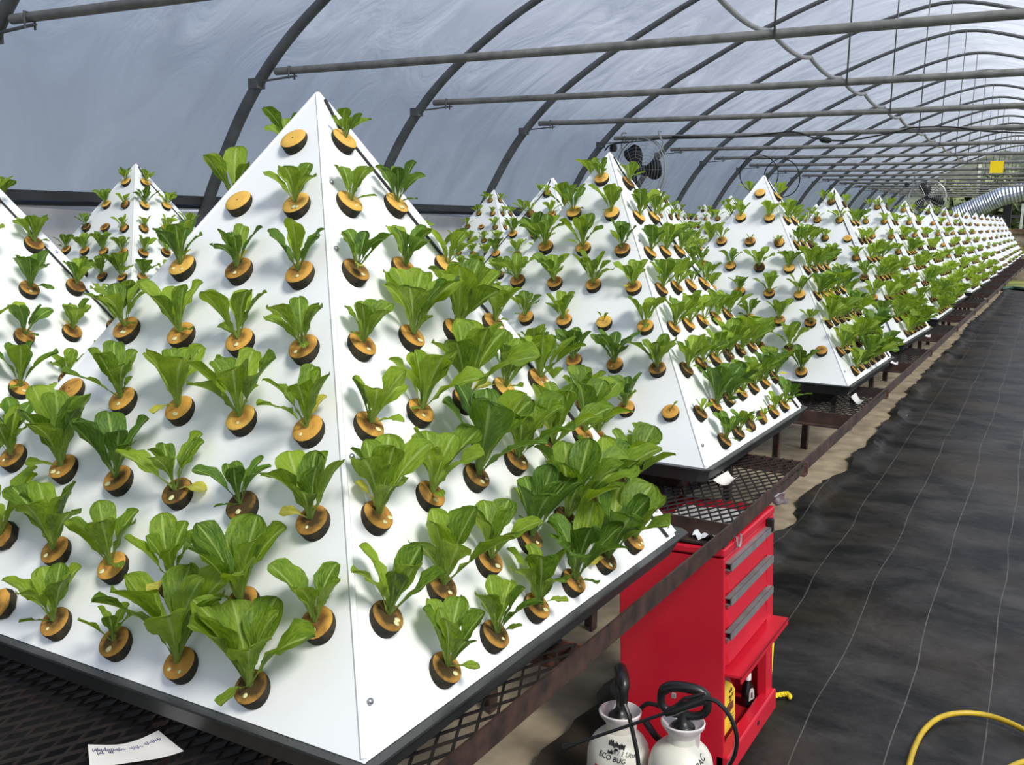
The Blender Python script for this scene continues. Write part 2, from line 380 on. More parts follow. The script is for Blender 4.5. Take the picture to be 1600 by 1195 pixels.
# ------------------------------------------------------------------ mesh helpers
class MB:
    def __init__(s):
        s.v, s.f, s.mi, s.uv = [], [], [], None

    def add(s, verts, faces, mi=0):
        b = len(s.v)
        s.v += [tuple(v) for v in verts]
        s.f += [tuple(b + i for i in f) for f in faces]
        s.mi += [mi] * len(faces)
        return s

    def box(s, a, b, mi=0, mat=None):
        (x0, y0, z0), (x1, y1, z1) = a, b
        vs = [(x0, y0, z0), (x1, y0, z0), (x1, y1, z0), (x0, y1, z0), (x0, y0, z1), (x1, y0, z1), (x1, y1, z1), (x0, y1, z1)]
        if mat:
            vs = [mat @ Vector(v) for v in vs]
        return s.add(vs, [(3, 2, 1, 0), (4, 5, 6, 7), (0, 1, 5, 4), (1, 2, 6, 5), (2, 3, 7, 6), (3, 0, 4, 7)], mi)

    def bar(s, p, q, w, h, up=(0, 0, 1), mi=0):
        p, q = Vector(p), Vector(q)
        d = (q - p)
        L_ = d.length
        d.normalize()
        up = Vector(up)
        sd = d.cross(up)
        if sd.length < 1e-4:
            sd = d.cross(Vector((1, 0, 0)))
        sd.normalize()
        u = sd.cross(d)
        vs = []
        for e in (p, q):
            for a, b in ((-1, -1), (1, -1), (1, 1), (-1, 1)):
                vs.append(e + sd * (a * w / 2) + u * (b * h / 2))
        return s.add(vs, [(3, 2, 1, 0), (4, 5, 6, 7), (0, 1, 5, 4), (1, 2, 6, 5), (2, 3, 7, 6), (3, 0, 4, 7)], mi)

    def tube(s, pts, r, n=8, closed=False, mi=0, caps=True):
        pts = [Vector(p) for p in pts]
        N = len(pts)
        rs = r if isinstance(r, (list, tuple)) else [r] * N
        base = len(s.v)
        prev = None
        for i, p in enumerate(pts):
            a = pts[(i - 1) % N] if (i > 0 or closed) else p
            b = pts[(i + 1) % N] if (i < N - 1 or closed) else p
            t = (b - a).normalized()
            if prev is None:
                ref = Vector((0, 0, 1)) if abs(t.z) < 0.9 else Vector((1, 0, 0))
                u = t.cross(ref).normalized()
            else:
                u = (prev - t * prev.dot(t)).normalized()
            prev = u
            w = t.cross(u)
            for k in range(n):
                ang = 2 * PI * k / n
                s.v.append(tuple(p + (u * math.cos(ang) + w * math.sin(ang)) * rs[i]))
        m = N if closed else N - 1
        for i in range(m):
            j = (i + 1) % N
            for k in range(n):
                k2 = (k + 1) % n
                s.f.append((base + i * n + k, base + i * n + k2, base + j * n + k2, base + j * n + k))
                s.mi.append(mi)
        if caps and not closed:
            s.f.append(tuple(base + k for k in range(n))[::-1]); s.mi.append(mi)
            s.f.append(tuple(base + (N - 1) * n + k for k in range(n))); s.mi.append(mi)
        return s

    def lathe(s, prof, n=24, c=(0, 0, 0), mi=0, cap0=False, cap1=False):
        base = len(s.v)
        for r, z in prof:
            for k in range(n):
                a = 2 * PI * k / n
                s.v.append((c[0] + r * math.cos(a), c[1] + r * math.sin(a), c[2] + z))
        for i in range(len(prof) - 1):
            for k in range(n):
                k2 = (k + 1) % n
                s.f.append((base + i * n + k, base + i * n + k2, base + (i + 1) * n + k2, base + (i + 1) * n + k)); s.mi.append(mi)
        if cap0:
            s.f.append(tuple(base + k for k in range(n))[::-1]); s.mi.append(mi)
        if cap1:
            b = base + (len(prof) - 1) * n
            s.f.append(tuple(b + k for k in range(n))); s.mi.append(mi)
        return s

    def prism(s, poly, thick, frame, mi=0):
        """poly: 2-D outline (ccw), frame: Matrix local->target, extruded along local +z by thick"""
        n = len(poly)
        vs = [frame @ Vector((x, y, 0)) for x, y in poly] + [frame @ Vector((x, y, thick)) for x, y in poly]
        fs = [tuple(range(n))[::-1], tuple(range(n, 2 * n))] + [(i, (i + 1) % n, n + (i + 1) % n, n + i) for i in range(n)]
        return s.add(vs, fs, mi)

    def mesh(s, name, mats, smooth=False, angle=None):
        me = bpy.data.meshes.new(name)
        me.from_pydata(s.v, [], s.f)
        for m in (mats if isinstance(mats, (list, tuple)) else [mats]):
            me.materials.append(m)
        me.polygons.foreach_set('material_index', s.mi)
        if smooth:
            me.polygons.foreach_set('use_smooth', [True] * len(s.f))
        me.update()
        if smooth and angle:
            me.set_sharp_from_angle(angle=math.radians(angle))
        return me


def put(name, me, parent=None, mw=None, loc=None):
    o = bpy.data.objects.new(name, me)
    COL.objects.link(o)
    if parent is not None:
        o.parent = parent
    if mw is not None:
        o.matrix_basis = mw
    if loc is not None:
        o.location = loc
    return o


def build(name, mb, mats, parent=None, smooth=False, angle=40, mw=None):
    return put(name, mb.mesh(name, mats, smooth, angle), parent, mw)


def thing(name, label, cat, loc=(0, 0, 0), rotz=0, group=None, me=None):
    o = bpy.data.objects.new(name, me)
    COL.objects.link(o)
    o.location = loc
    o.rotation_euler = (0, 0, rotz)
    o['label'] = label
    o['category'] = cat
    if group:
        o['group'] = group
    return o


def struct(o):
    o['kind'] = 'structure'
    return o


def spline(pts, n=6):
    P = [Vector(p) for p in pts]
    out = []
    for i in range(len(P) - 1):
        a = P[max(i - 1, 0)]; b = P[i]; c = P[i + 1]; d = P[min(i + 2, len(P) - 1)]
        for k in range(n):
            t = k / n
            out.append(0.5 * ((2 * b) + (c - a) * t + (2 * a - 5 * b + 4 * c - d) * t * t + (3 * b - a - 3 * c + d) * t ** 3))
    out.append(P[-1])
    return out


def text_mesh(txt, size, thick=0.0004, shear=0.0):
    cu = bpy.data.curves.new('writing', 'FONT')
    cu.body = txt
    cu.size = size
    cu.shear = shear
    cu.align_x = 'CENTER'
    cu.extrude = thick
    cu.resolution_u = 2
    o = bpy.data.objects.new('writing', cu)
    COL.objects.link(o)
    dg = bpy.context.evaluated_depsgraph_get()
    me = bpy.data.meshes.new_from_object(o.evaluated_get(dg))
    bpy.data.objects.remove(o)
    bpy.data.curves.remove(cu)
    me.materials.clear()
    return me


# ------------------------------------------------------------------ the setting
DRIFT = -0.0198          # the house axis drifts this much in x per metre of y
Y_END = 47.7
FLOOR_END = 30.2


def edge_x(y):
    """right-hand edge of the bare concrete, where the ground cloth begins"""
    pts = [(-2, -1.26), (2.6, -1.30), (3.1, -1.365), (4.2, -1.31), (5.24, -1.31), (5.5, -1.27), (5.8, -1.345), (6.45, -1.365), (7.0, -1.29), (7.46, -1.325), (7.76, -1.325), (8.98, -1.355), (10.1, -1.42), (11.1, -1.44), (13.9, -1.51), (16.3, -1.53), (18.9, -1.65), (22.1, -1.66), (26.8, -1.75), (31, -1.85)]
    for (a, xa), (b, xb) in zip(pts, pts[1:]):
        if y <= b:
            t = max(0, (y - a) / (b - a))
            return xa + (xb - xa) * t
    return pts[-1][1]


mb = MB()
mb.box((-7.6, -12.2, -0.12), (4.4, FLOOR_END + 0.3, 0.0))
struct(build('floor', mb, M['soil']))
mb = MB()
for i in range(41):
    y = -2 + (FLOOR_END + 2) * i / 40
    e_ = min(edge_x(y), -1.25) + .12
    for x_, z_ in ((-1.95 - .012 * y, 0.0), (-1.95 - .012 * y, .006), (e_, .006), (e_, 0.0)):
        mb.v.append((x_, y, z_))
for i in range(40):
    for k in range(3):
        a = i * 4 + k
        mb.f.append((a, a + 1, a + 5, a + 4)); mb.mi.append(0)
struct(build('trim_3', mb, M['concrete']))

# ground cloth, wrinkled, its edge turned up in a fold
mb = MB()
rows, cols = 230, 40
rn = random.Random(3)
ph = [(rn.uniform(0.6, 3.2), rn.uniform(1.5, 6), rn.uniform(0, 6.28)) for _ in range(9)]
ys = [0.6 + (FLOOR_END - 0.6) * (i / rows) ** 1.5 for i in range(rows + 1)]
for y in ys:
    ex = edge_x(y) + 0.018 * math.sin(y * 9.1) + 0.012 * math.sin(y * 23.7)
    for k in range(cols + 1):
        t = k / cols
        x = ex + (4.2 - ex) * t ** 1.6
        z = 0.012
        for a, b, c in ph:
            z += 0.0022 * math.sin(a * x * 1.7 + b * y + c + 1.2 * math.sin(x * 1.3 + y * 0.6))
        if k == 0:
            z, x = 0.008, x + 0.03
        elif k == 1:
            z, x = 0.04 + 0.018 * math.sin(y * 5.3), ex
        elif k == 2:
            z, x = 0.05 + 0.02 * math.sin(y * 4.1 + 1), ex + 0.05
        elif k == 3:
            z, x = 0.025, ex + 0.11
        mb.v.append((x, y, max(z, 0.002)))
for i in range(rows):
    for k in range(cols):
        a = i * (cols + 1) + k
        mb.f.append((a, a + 1, a + cols + 2, a + cols + 1)); mb.mi.append(0)
struct(build('ground_cloth', mb, M['cloth'], smooth=True, angle=70))

# lawn and hillside outside
mb = MB()
mb.box((-90, -30, -0.5), (90, 130, -0.14))
struct(build('lawn', mb, M['lawn']))
mb = MB()
rn = random.Random(12)
nx, ny = 60, 10
for j in range(ny + 1):
    for i in range(nx + 1):
        x = -27 + 110 * i / nx
        y = 92 + 70 * j / ny
        z = -0.4 + min(1, (x + 27) / 5) * 12.5 * math.sin(min(1, j / ny * 1.15) * PI / 2) * (1 + 0.15 * math.sin(x * 0.06) + 0.1 * math.sin(x * 0.17 + 2)) + (rn.uniform(-0.8, 0.8) if j else 0)
        mb.v.append((x, y, z))
for j in range(ny):
    for i in range(nx):
        a = j * (nx + 1) + i
        mb.f.append((a, a + 1, a + nx + 2, a + nx + 1)); mb.mi.append(0)
struct(build('hillside', mb, M['hill'], smooth=True))

# film roof
PROF = [(-7.12, -0.1), (-7.10, 0.7), (-6.95, 1.35), (-6.78, 1.68), (-6.57, 2.07), (-6.32, 2.48), (-6.05, 2.82), (-5.77, 3.09), (-5.45, 3.33), (-5.03, 3.60), (-4.67, 3.79), (-3.9, 4.18), (-3.0, 4.55), (-2.3, 4.77), (-1.72, 4.86)]
PROF = PROF + [(-3.44 - u, z) for u, z in PROF[-2::-1]]
PS = spline([(u, 0, z) for u, z in PROF], 4)


def arch_pts(y, off=0.0):
    c = Vector((-1.72, 0, 1.6))
    out = []
    for p in PS:
        d = (p - c).normalized() * off
        out.append(Vector((p.x + d.x + DRIFT * y, y, p.z + d.z)))
    return out


mb = MB()
film_y = [-12.1 + i * 0.605 for i in range(int((Y_END + 12.1) / 0.605) + 1)]
np_ = len(PS)
rn = random.Random(5)
for i, y in enumerate(film_y):
    for k, p in enumerate(arch_pts(y, 0.085)):
        w = 0.012 * math.sin(k * 0.9 + i * 1.3) + rn.uniform(-0.006, 0.006)
        mb.v.append((p.x + w, p.y, p.z + w))
keep = [k for k in range(np_ - 1)]
for i in range(len(film_y) - 1):
    for k in keep:
        zmid = (PS[k].z + PS[k + 1].z) / 2
        if k < np_ // 2 and zmid < 1.66:
            continue
        a = i * np_ + k
        mb.f.append((a, a + np_, a + np_ + 1, a + 1)); mb.mi.append(0)
ceiling = struct(build('ceiling', mb, M['film'], smooth=True, angle=80))
ceiling['label'] = 'milky plastic film roof stretched over grey steel hoops'

# arches, tie bars with brackets, hanger rods, purlin: parts of the roof
N_ARCH = 18
CH_Y = [6.57 + 2.42 * (i - 1) for i in range(N_ARCH)]
for i, y in enumerate([-5.53, -3.11, -0.69, 1.73] + CH_Y):
    put('arch', MB().tube(arch_pts(y, 0.0), [0.050 - 0.022 * max(0, min(1, (p_.z - 2.6) / 2.2)) for p_ in PS], 8).mesh('arch', M['arch'], True, 60), ceiling)
for i, y in enumerate([1.73] + CH_Y):
    xl, xr = -5.906 + DRIFT * y, 2.45 + DRIFT * y
    zl, zr = 2.844, 2.93
    bend = [Vector((xl + (xr - xl) * t, y, zl + (zr - zl) * t - 0.02 * math.sin(PI * t))) for t in (0, .15, .3, .5, .7, .85, 1)]
    bar_ = put('tie_bar', MB().tube(bend, 0.031, 10).mesh('tie_bar', M['pipe'], True, 60), ceiling)
    m2 = MB()
    m2.bar((xl - 0.20, y + 0.0, zl - 0.075), (xl + 0.22, y, zl - 0.045), 0.03, 0.012)
    m2.tube([(xl + 0.17, y - 0.035, zl - 0.07), (xl + 0.17, y - 0.035, zl + 0.03), (xl + 0.17, y + 0.035, zl + 0.03), (xl + 0.17, y + 0.035, zl - 0.07)], 0.008, 5)
    m2.box((xl - 0.27, y - 0.05, zl - 0.13), (xl - 0.17, y + 0.05, zl - 0.05))
    build('bracket', m2, M['arch'], bar_)
    xc = -1.72 + DRIFT * y
    put('hanger_rod', MB().tube([(xc, y - 0.035, 2.84), (xc, y - 0.035, 4.86)], 0.0075 if y < 30 else 0.011, 6).mesh('hanger_rod', M['arch'], True), ceiling)
pp = []
for i, (ya, yb) in enumerate(zip([1.73] + CH_Y, CH_Y)):
    for t in (0, 0.12, 0.25, 0.4, 0.55, 0.7, 0.85, 0.95):
        y = ya + (yb - ya) * t
        pp.append((-3.70 + DRIFT * y, y, 4.21 - 0.095 * math.sin(PI * t) ** 0.8 * (0.8 + 0.4 * t)))
put('purlin', MB().tube(pp, 0.034, 8).mesh('purlin', M['conduit'], True, 60), ceiling)

# left knee wall with its dark rail
mb = MB()
for i in range(72):
    y = -12 + i * 0.85
    for z, dx in ((0, 0), (0.85, 0.03), (1.55, 0.0), (1.68 + 0.02 * math.sin(i * 1.7) + (0.02 if i < 22 else 0.0), 0.0)):
        mb.v.append((-6.99 + DRIFT * y + dx + 0.015 * math.sin(i * 2.1 + z * 4), y, z))
for i in range(71):
    for k in range(3):
        a = i * 4 + k
        mb.f.append((a, a + 4, a + 5, a + 1)); mb.mi.append(0)
struct(build('wall_left', mb, M['kneewall'], smooth=True))
mb = MB()
mb.bar((-6.80 + DRIFT * -2, -2, 1.775), (-6.80 + DRIFT * Y_END, Y_END, 1.775), 0.05, 0.075)
mb.bar((-6.86 + DRIFT * -2, -2, 1.725), (-6.86 + DRIFT * Y_END, Y_END, 1.725), 0.03, 0.05)
struct(build('trim_1', mb, M['rail']))

# far gable framing: pale posts and a dark cross rail
mb = MB()
gx = DRIFT * Y_END
for x, h in ((-5.2, 3.3), (-3.4, 4.3), (-1.6, 4.8), (0.2, 4.3)):
    p = struct(build('gable_post', MB().box((x + gx - .05, Y_END - .05, -0.14), (x + gx + .05, Y_END + .05, h)), M['paleposts']))
struct(build('trim_2', MB().box((-6.9 + gx, Y_END - .04, 2.05), (3.2 + gx, Y_END + .04, 2.17)), M['rail']))

# ------------------------------------------------------------------ pyramids
HALF, HGT, ZB = 0.61, 0.99773, 0.94661
SL = math.hypot(HALF, HGT)


def pyr_frame(p):
    x, y, a, ax, ay = p[:5]
    c, s = math.cos(a), math.sin(a)
    g = lambda u, v, z: Vector((x + c * u - s * v, y + s * u + c * v, z))
    apex = g(ax, ay, ZB + HGT)
    cor = {'SW': g(-HALF, -HALF, ZB), 'SE': g(HALF, -HALF, ZB), 'NE': g(HALF, HALF, ZB), 'NW': g(-HALF, HALF, ZB)}
    return apex, cor


FACES = {'L': ('SW', 'SE'), 'R': ('SE', 'NE'), 'N': ('NE', 'NW'), 'W': ('NW', 'SW')}


def face_frame(p, f):
    """Matrix: local x along the base, y up the slope, z outward; origin at the base middle; and the slope length"""
    A, C = pyr_frame(p)
    a, b = C[FACES[f][0]], C[FACES[f][1]]
    m = (a + b) / 2
    U = (b - a).normalized()
    V = A - m
    Ln = V.length
    N = U.cross(V).normalized()
    V2 = N.cross(U)
    M4 = Matrix(((U.x, V2.x, N.x, m.x), (U.y, V2.y, N.y, m.y), (U.z, V2.z, N.z, m.z), (0, 0, 0, 1)))
    return M4, Ln, (A - m).dot(U)


ROWV = [1.045, 0.898, 0.750, 0.604, 0.458, 0.309, 0.159, 0.043]
PITCH_U = 0.153


def slots():
    for r in range(8):
        n = r + 1 if r < 7 else 6
        for j in range(n):
            yield r, j, (j - (n - 1) / 2) * PITCH_U


def make_pyramid(p, label, group, flap='R', detail=True, first=None):
    x, y = p[0], p[1]
    root = thing('planter_pyramid', label, 'planter', (x, y, ZB), 0, group)
    T = Matrix.Translation(Vector((-x, -y, -ZB)))
    A, C = pyr_frame(p)
    A0 = A - Vector((0, 0, 0.004))
    for f, (ca, cb) in FACES.items():
        a, b = C[ca], C[cb]
        M4, Ln, sk = face_frame(p, f)
        n = Vector((M4[0][2], M4[1][2], M4[2][2]))
        t = 0.006
        mb = MB()
        dn = Vector((0, 0, -0.008))
        U = (b - a).normalized()
        vs = [a + dn, b + dn, A]
        ins = [v - n * t for v in vs]
        tip = A + (a - A).normalized() * 0.012, A + (b - A).normalized() * 0.012
        q = [a + dn, b + dn, tip[1], tip[0]]
        qi = [v - n * t for v in q]
        mb.add(q + qi, [(0, 1, 2, 3), (7, 6, 5, 4), (0, 4, 5, 1), (1, 5, 6, 2), (2, 6, 7, 3), (3, 7, 4, 0)])
        build('face_panel', mb, M['white'], root, mw=T)
    # rounded fold caps over the four hips
    for k in ('SW', 'SE', 'NE', 'NW'):
        c0 = C[k] + Vector((0, 0, -0.006))
        inw = (Vector((x, y, ZB)) - C[k]).normalized() * 0.0044 - Vector((0, 0, 0.0025))
        mb = MB().tube([c0 + (A - c0) * 0.003 + inw, A0 + Vector((0, 0, -0.002))], 0.0056, 8)
        build('hip_fold', mb, M['white'], root, smooth=True, mw=T)
    if detail:
        # overlapping flap: strip along one hip with a black gap beside it, and screws
        f, side = {'R': ('R', 1), 'Lr': ('L', 1), 'Ll': ('L', -1)}[flap]
        M4, Ln, sk = face_frame(p, f)

        def pt(w, v, h):
            # point at fraction v up the slope, w metres inside the hip edge on the given side
            half = HALF * (1 - v / Ln) + 0
            uu = side * (half - w) + sk * v / Ln
            return T @ (M4 @ Vector((uu, v, h)))
        W = 0.047
        top = Ln * 0.93
        mb = MB()
        e = 0.004
        q = [pt(0.0, 0.002, e), pt(W, 0.002, e), pt(W * 0.6, top, e), pt(0.0, top + 0.055, e)]
        qi = [pt(0.0, 0.002, 0), pt(W, 0.002, 0), pt(W * 0.6, top, 0), pt(0.0, top + 0.055, 0)]
        mb.add(q + qi, [(3, 2, 1, 0), (4, 5, 6, 7), (0, 1, 5, 4), (1, 2, 6, 5), (2, 3, 7, 6), (3, 0, 4, 7)])
        build('overlap_flap', mb, M['white'], root)
        mb = MB()
        mb.bar(pt(W + 0.0025, 0.002, 0.0015), pt(W * 0.6 + 0.002, top, 0.0015), 0.0055, 0.004, M4.to_3x3() @ Vector((0, 0, 1)))
        mb.bar(pt(W * 0.6 + 0.002, top, 0.0015), pt(0.004, top + 0.06, 0.002), 0.006, 0.005, M4.to_3x3() @ Vector((0, 0, 1)))
        build('seam_strip', mb, M['seam'], root)
        for v in (0.07, 0.42, 0.72, 0.94):
            pos = pt(0.018, v, 0.004)
            sc = MB().lathe([(0.0055, 0), (0.005, 0.0025), (0.0025, 0.004)], 8, cap1=True)
            o = build('screw', sc, M['screw'], root, smooth=True)
            o.matrix_basis = Matrix.Translation(pos) @ M4.to_3x3().to_4x4()
        M5, L5, s5 = face_frame(p, 'R')
        for v in (0.062, 0.415, 0.80, 0.945):
            half = HALF * (1 - v / L5)
            o = put('screw', sc_mesh(), root)
            o.matrix_basis = T @ M5 @ Matrix.Translation(Vector((-half + 0.022 + s5 * v / L5, v, 0.0)))
    # tray with a lip and a flat flange, tub below
    a = p[2]
    Rz = Matrix.Rotation(a, 4, 'Z')
    mb = MB()
    h0, h1 = HALF + 0.004, HALF - 0.012
    cc = 0.025
    ring = lambda h, z, e=0.0: [Vector(v) for v in ((-h + cc, -h, z), (h - cc, -h, z), (h, -h + cc, z), (h, h - cc + e, z), (h - cc, h + e, z), (-h + cc, h + e, z), (-h, h - cc + e, z), (-h, -h + cc, z))]
    rings = [ring(h0 - 0.05, -0.03, .045), ring(h0 - 0.03, -0.009, .045), ring(h0 + 0.014, -0.009, .05), ring(h0 + 0.014, -0.013, .05), ring(h0 + 0.004, -0.014, .045), ring(h0 - 0.014, -0.058, .03), ring(h0 - 0.05, -0.062)]
    for i in range(len(rings) - 1):
        b = len(mb.v)
        mb.v += [tuple(v) for v in rings[i] + rings[i + 1]]
        for k in range(8):
            k2 = (k + 1) % 8
            mb.f.append((b + k, b + 8 + k, b + 8 + k2, b + k2)); mb.mi.append(0)
    b = len(mb.v)
    mb.v += [tuple(v) for v in rings[-1]]
    mb.f.append(tuple(b + k for k in range(8))[::-1]); mb.mi.append(0)
    build('tray', mb, M['tray'], root, mw=Rz)
    mb = MB()
    t0, t1 = 0.545, 0.50
    rg = [ring(t0, -0.058), ring(t1, -(ZB - DECK_Z) + 0.002)]
    mb.v += [tuple(v) for v in rg[0] + rg[1]]
    for k in range(8):
        k2 = (k + 1) % 8
        mb.f.append((k, 8 + k, 8 + k2, k2)); mb.mi.append(0)
    mb.f.append(tuple(8 + k for k in range(8))[::-1]); mb.mi.append(0)
    build('reservoir_tub', mb, M['tub'], root, mw=Rz)
    return root


_sc = []


def sc_mesh():
    if not _sc:
        _sc.append(MB().lathe([(0.0055, 0), (0.005, 0.0025), (0.0025, 0.004)], 8, cap1=True).mesh('screw', M['screw'], True))
    return _sc[0]


DECK_Z = 0.83
ORD = ['first', 'second', 'third', 'fourth', 'fifth', 'sixth', 'seventh', 'eighth', 'ninth', 'tenth', 'eleventh', 'twelfth', 'thirteenth', 'fourteenth', 'fifteenth', 'sixteenth', 'seventeenth']
# x, y, yaw, apex offset x, y
ROW1 = [(-1.4183, 1.6471, -0.0018, 0.011, 0.0071), (-1.5751, 3.5447, 0.0063, -0.0237, -0.0065), (-1.5347, 5.4725, 0.0074, -0.02, -0.0104), (-1.5856, 7.4779, -0.004, -0.0328, -0.0064), (-1.6338, 9.4383, 0.0214, -0.0162, -0.0019), (-1.7173, 11.3516, 0.0041, -0.0034, 0)]
for k in range(6, 16):
    ROW1.append((-1.6 - 0.045 * (k - 3), 7.48 + 1.94 * (k - 3), 0.01 * math.sin(k * 2.3), 0, 0))
ROW2 = [(-2.93, 1.75), (-2.95, 3.75), (-2.99, 5.76), (-3.08, 7.8), (-3.12, 9.85)] + [(-3.16 - 0.045 * k, 11.85 + 1.96 * k) for k in range(8)]
ROW3 = [(-4.68, 3.95), (-4.85, 6.2), (-5.03, 8.47), (-5.1, 10.5), (-5.2, 12.5), (-5.3, 14.2), (-5.39, 15.67)] + [(-5.42 - 0.045 * k, 17.7 + 1.96 * k) for k in range(4)]
PYR = []   # (params, row, index)
for i, p in enumerate(ROW1):
    lab = 'large white plastic planter pyramid nearest the camera, studded with lettuces' if i == 0 else f'{ORD[i]} white planter pyramid along the aisle, counting from the camera'
    make_pyramid(p, lab, 'pyramids along the aisle', 'R' if i < 3 else 'Lr', detail=i < 9)
    PYR.append((p, 1, i))
for i, q in enumerate(ROW2):
    p = (*q, 0.006 * math.sin(i * 3), 0, 0)
    make_pyramid(p, f'{ORD[i]} white planter pyramid of the middle row, counting from the camera', 'pyramids of the middle row', 'Ll' if i == 2 else 'R', detail=i < 5)
    PYR.append((p, 2, i))
for i, q in enumerate(ROW3):
    p = (*q, 0.006 * math.sin(i * 3 + 1), 0, 0)
    make_pyramid(p, f'{ORD[i]} white planter pyramid of the row by the film wall, from the camera', 'pyramids by the film wall', 'R', detail=i < 3)
    PYR.append((p, 3, i))

# ------------------------------------------------------------------ benches
def diamond_deck(x0, x1, y0, y1, cx, cy, w=0.0045, h=0.004):
    """expanded metal: two families of strands crossing in long diamonds cx by cy"""
    mb = MB()
    slope = cy / cx
    for sg in (1, -1):
        # lines  y = sg*slope*(x-x0) + c
        span = slope * (x1 - x0)
        c = y0 - (span if sg > 0 else 0)
        cend = y1 + (0 if sg > 0 else span)
        while c < cend:
            pts = []
            for xx in (x0, x1):
                yy = sg * slope * (xx - x0) + c
                pts.append((xx, yy))
            (xa, ya), (xb, yb) = pts
            ts = [0, 1]
            d = yb - ya
            ta, tb = (y0 - ya) / d, (y1 - ya) / d
            lo, hi = max(0, min(ta, tb)), min(1, max(ta, tb))
            if hi - lo > 0.01:
                mb.bar((xa + (xb - xa) * lo, ya + d * lo, 0.002 * sg), (xa + (xb - xa) * hi, ya + d * hi, 0.002 * sg), w, h)
            c += cy
    return mb


deck_cache = {}


def make_bench(px, py, label, group, x_rail, depth0=0.80, depth1=0.14, length=1.3, fine=True, nxt=1.94, slide=0.0):
    """angle-iron frame with an expanded metal deck; x_rail is the aisle-side rail"""
    y0, y1 = py - depth0, py + depth1
    root = thing('bench', label, 'bench', (x_rail, y0, 0), 0, group)
    L, D, z = length, y1 - y0, DECK_Z
    # rail on the aisle side runs on to the next bench
    dx = slide
    for xo, sg in ((0, -1), (-L, 1)):
        mb = MB()
        mb.bar((xo + sg * .003, 0, z - 0.017), (xo + sg * .003 + dx, nxt, z - 0.017), 0.006, 0.05)
        mb.bar((xo + sg * .025, 0, z - 0.039), (xo + sg * .025 + dx, nxt, z - 0.039), 0.038, 0.006)
        build('side_rail', mb, M['steel'], root)
    build('cross_rail', MB().box((-L + .006, -0.004, z - 0.05), (-0.006, 0.004, z + 0.006)).box((-L + .006, -0.045, z - 0.055), (-0.006, -0.004, z - 0.049)), M['steel'], root)
    build('cross_rail', MB().box((-L + .006, D - .004, z - 0.05), (-0.006, D + 0.004, z - 0.004)).box((-L + .006, D - 0.045, z - 0.05), (-0.006, D - 0.004, z - 0.044)), M['rust'], root)
    for lx, ly in ((-0.82, 0.06), (-0.82, D - 0.06), (-L + 0.075, 0.06), (-L + 0.075, D - 0.06)):
        build('leg', MB().box((lx - .004, ly - .025, 0), (lx + .004, ly + .025, z - 0.05)).box((lx - .05, ly - .004 + .021, 0), (lx - .004, ly + .004 + .021, z - 0.05)), M['steel'], root)
    key = (round(L, 2), round(D, 2), fine)
    if key not in deck_cache:
        cx, cy = (0.034, 0.075) if fine else (0.07, 0.15)
        deck_cache[key] = diamond_deck(-L + 0.02, -0.008, 0.005, D - 0.005, cx, cy, 0.005 if fine else 0.012).mesh('mesh_deck', M['mesh'])
    d = put('mesh_deck', deck_cache[key], root, loc=(0, 0, z - 0.004))
    d['kind'] = 'stuff'
    return root


def rail_x(y):
    return -0.812 - 0.0172 * max(0, y - 2.7)


for i, p in enumerate(ROW1):
    make_bench(p[0], p[1], 'dark steel mesh bench carrying the nearest white pyramid' if i == 0 else f'dark steel mesh bench under the {ORD[i]} white pyramid along the aisle', 'benches along the aisle', rail_x(p[1] - 0.8), depth0=1.25 if i == 0 else 0.80, fine=i < 5, nxt=(ROW1[i + 1][1] - .8 - (p[1] - (1.25 if i == 0 else .8)) if i < 15 else .94), slide=(rail_x(ROW1[i + 1][1] - .8) - rail_x(p[1] - .8) if i < 15 else 0))
for i, q in enumerate(ROW2[:9]):
    make_bench(q[0], q[1], f'dark steel mesh bench under the {ORD[i]} white pyramid of the middle row', 'benches of the middle row', q[0] + 0.62, fine=False)
for i, q in enumerate(ROW3[:6]):
    make_bench(q[0], q[1], f'dark steel mesh bench under the {ORD[i]} white pyramid by the film wall', 'benches by the film wall', q[0] + 0.62, fine=False)

# ------------------------------------------------------------------ lettuces
LT = [0, .15, .3, .45, .6, .72, .82, .90, .955, .985, 1.0]
LW = [.15, .125, .21, .47, .80, .98, 1.0, .88, .62, .36, .04]
LEAF_T = {12: [0, .09, .18, .28, .38, .48, .58, .68, .77, .84, .90, .945, .975, 1.0], 8: [0, .15, .3, .45, .6, .72, .83, .91, .965, 1.0], 5: [0, .22, .45, .66, .84, .95, 1.0]}


def leaf_w(t):
    for i in range(len(LT) - 1):
        if t <= LT[i + 1]:
            k = (t - LT[i]) / (LT[i + 1] - LT[i])
            k = k * k * (3 - 2 * k)
            return LW[i] + (LW[i + 1] - LW[i]) * k
    return LW[-1]


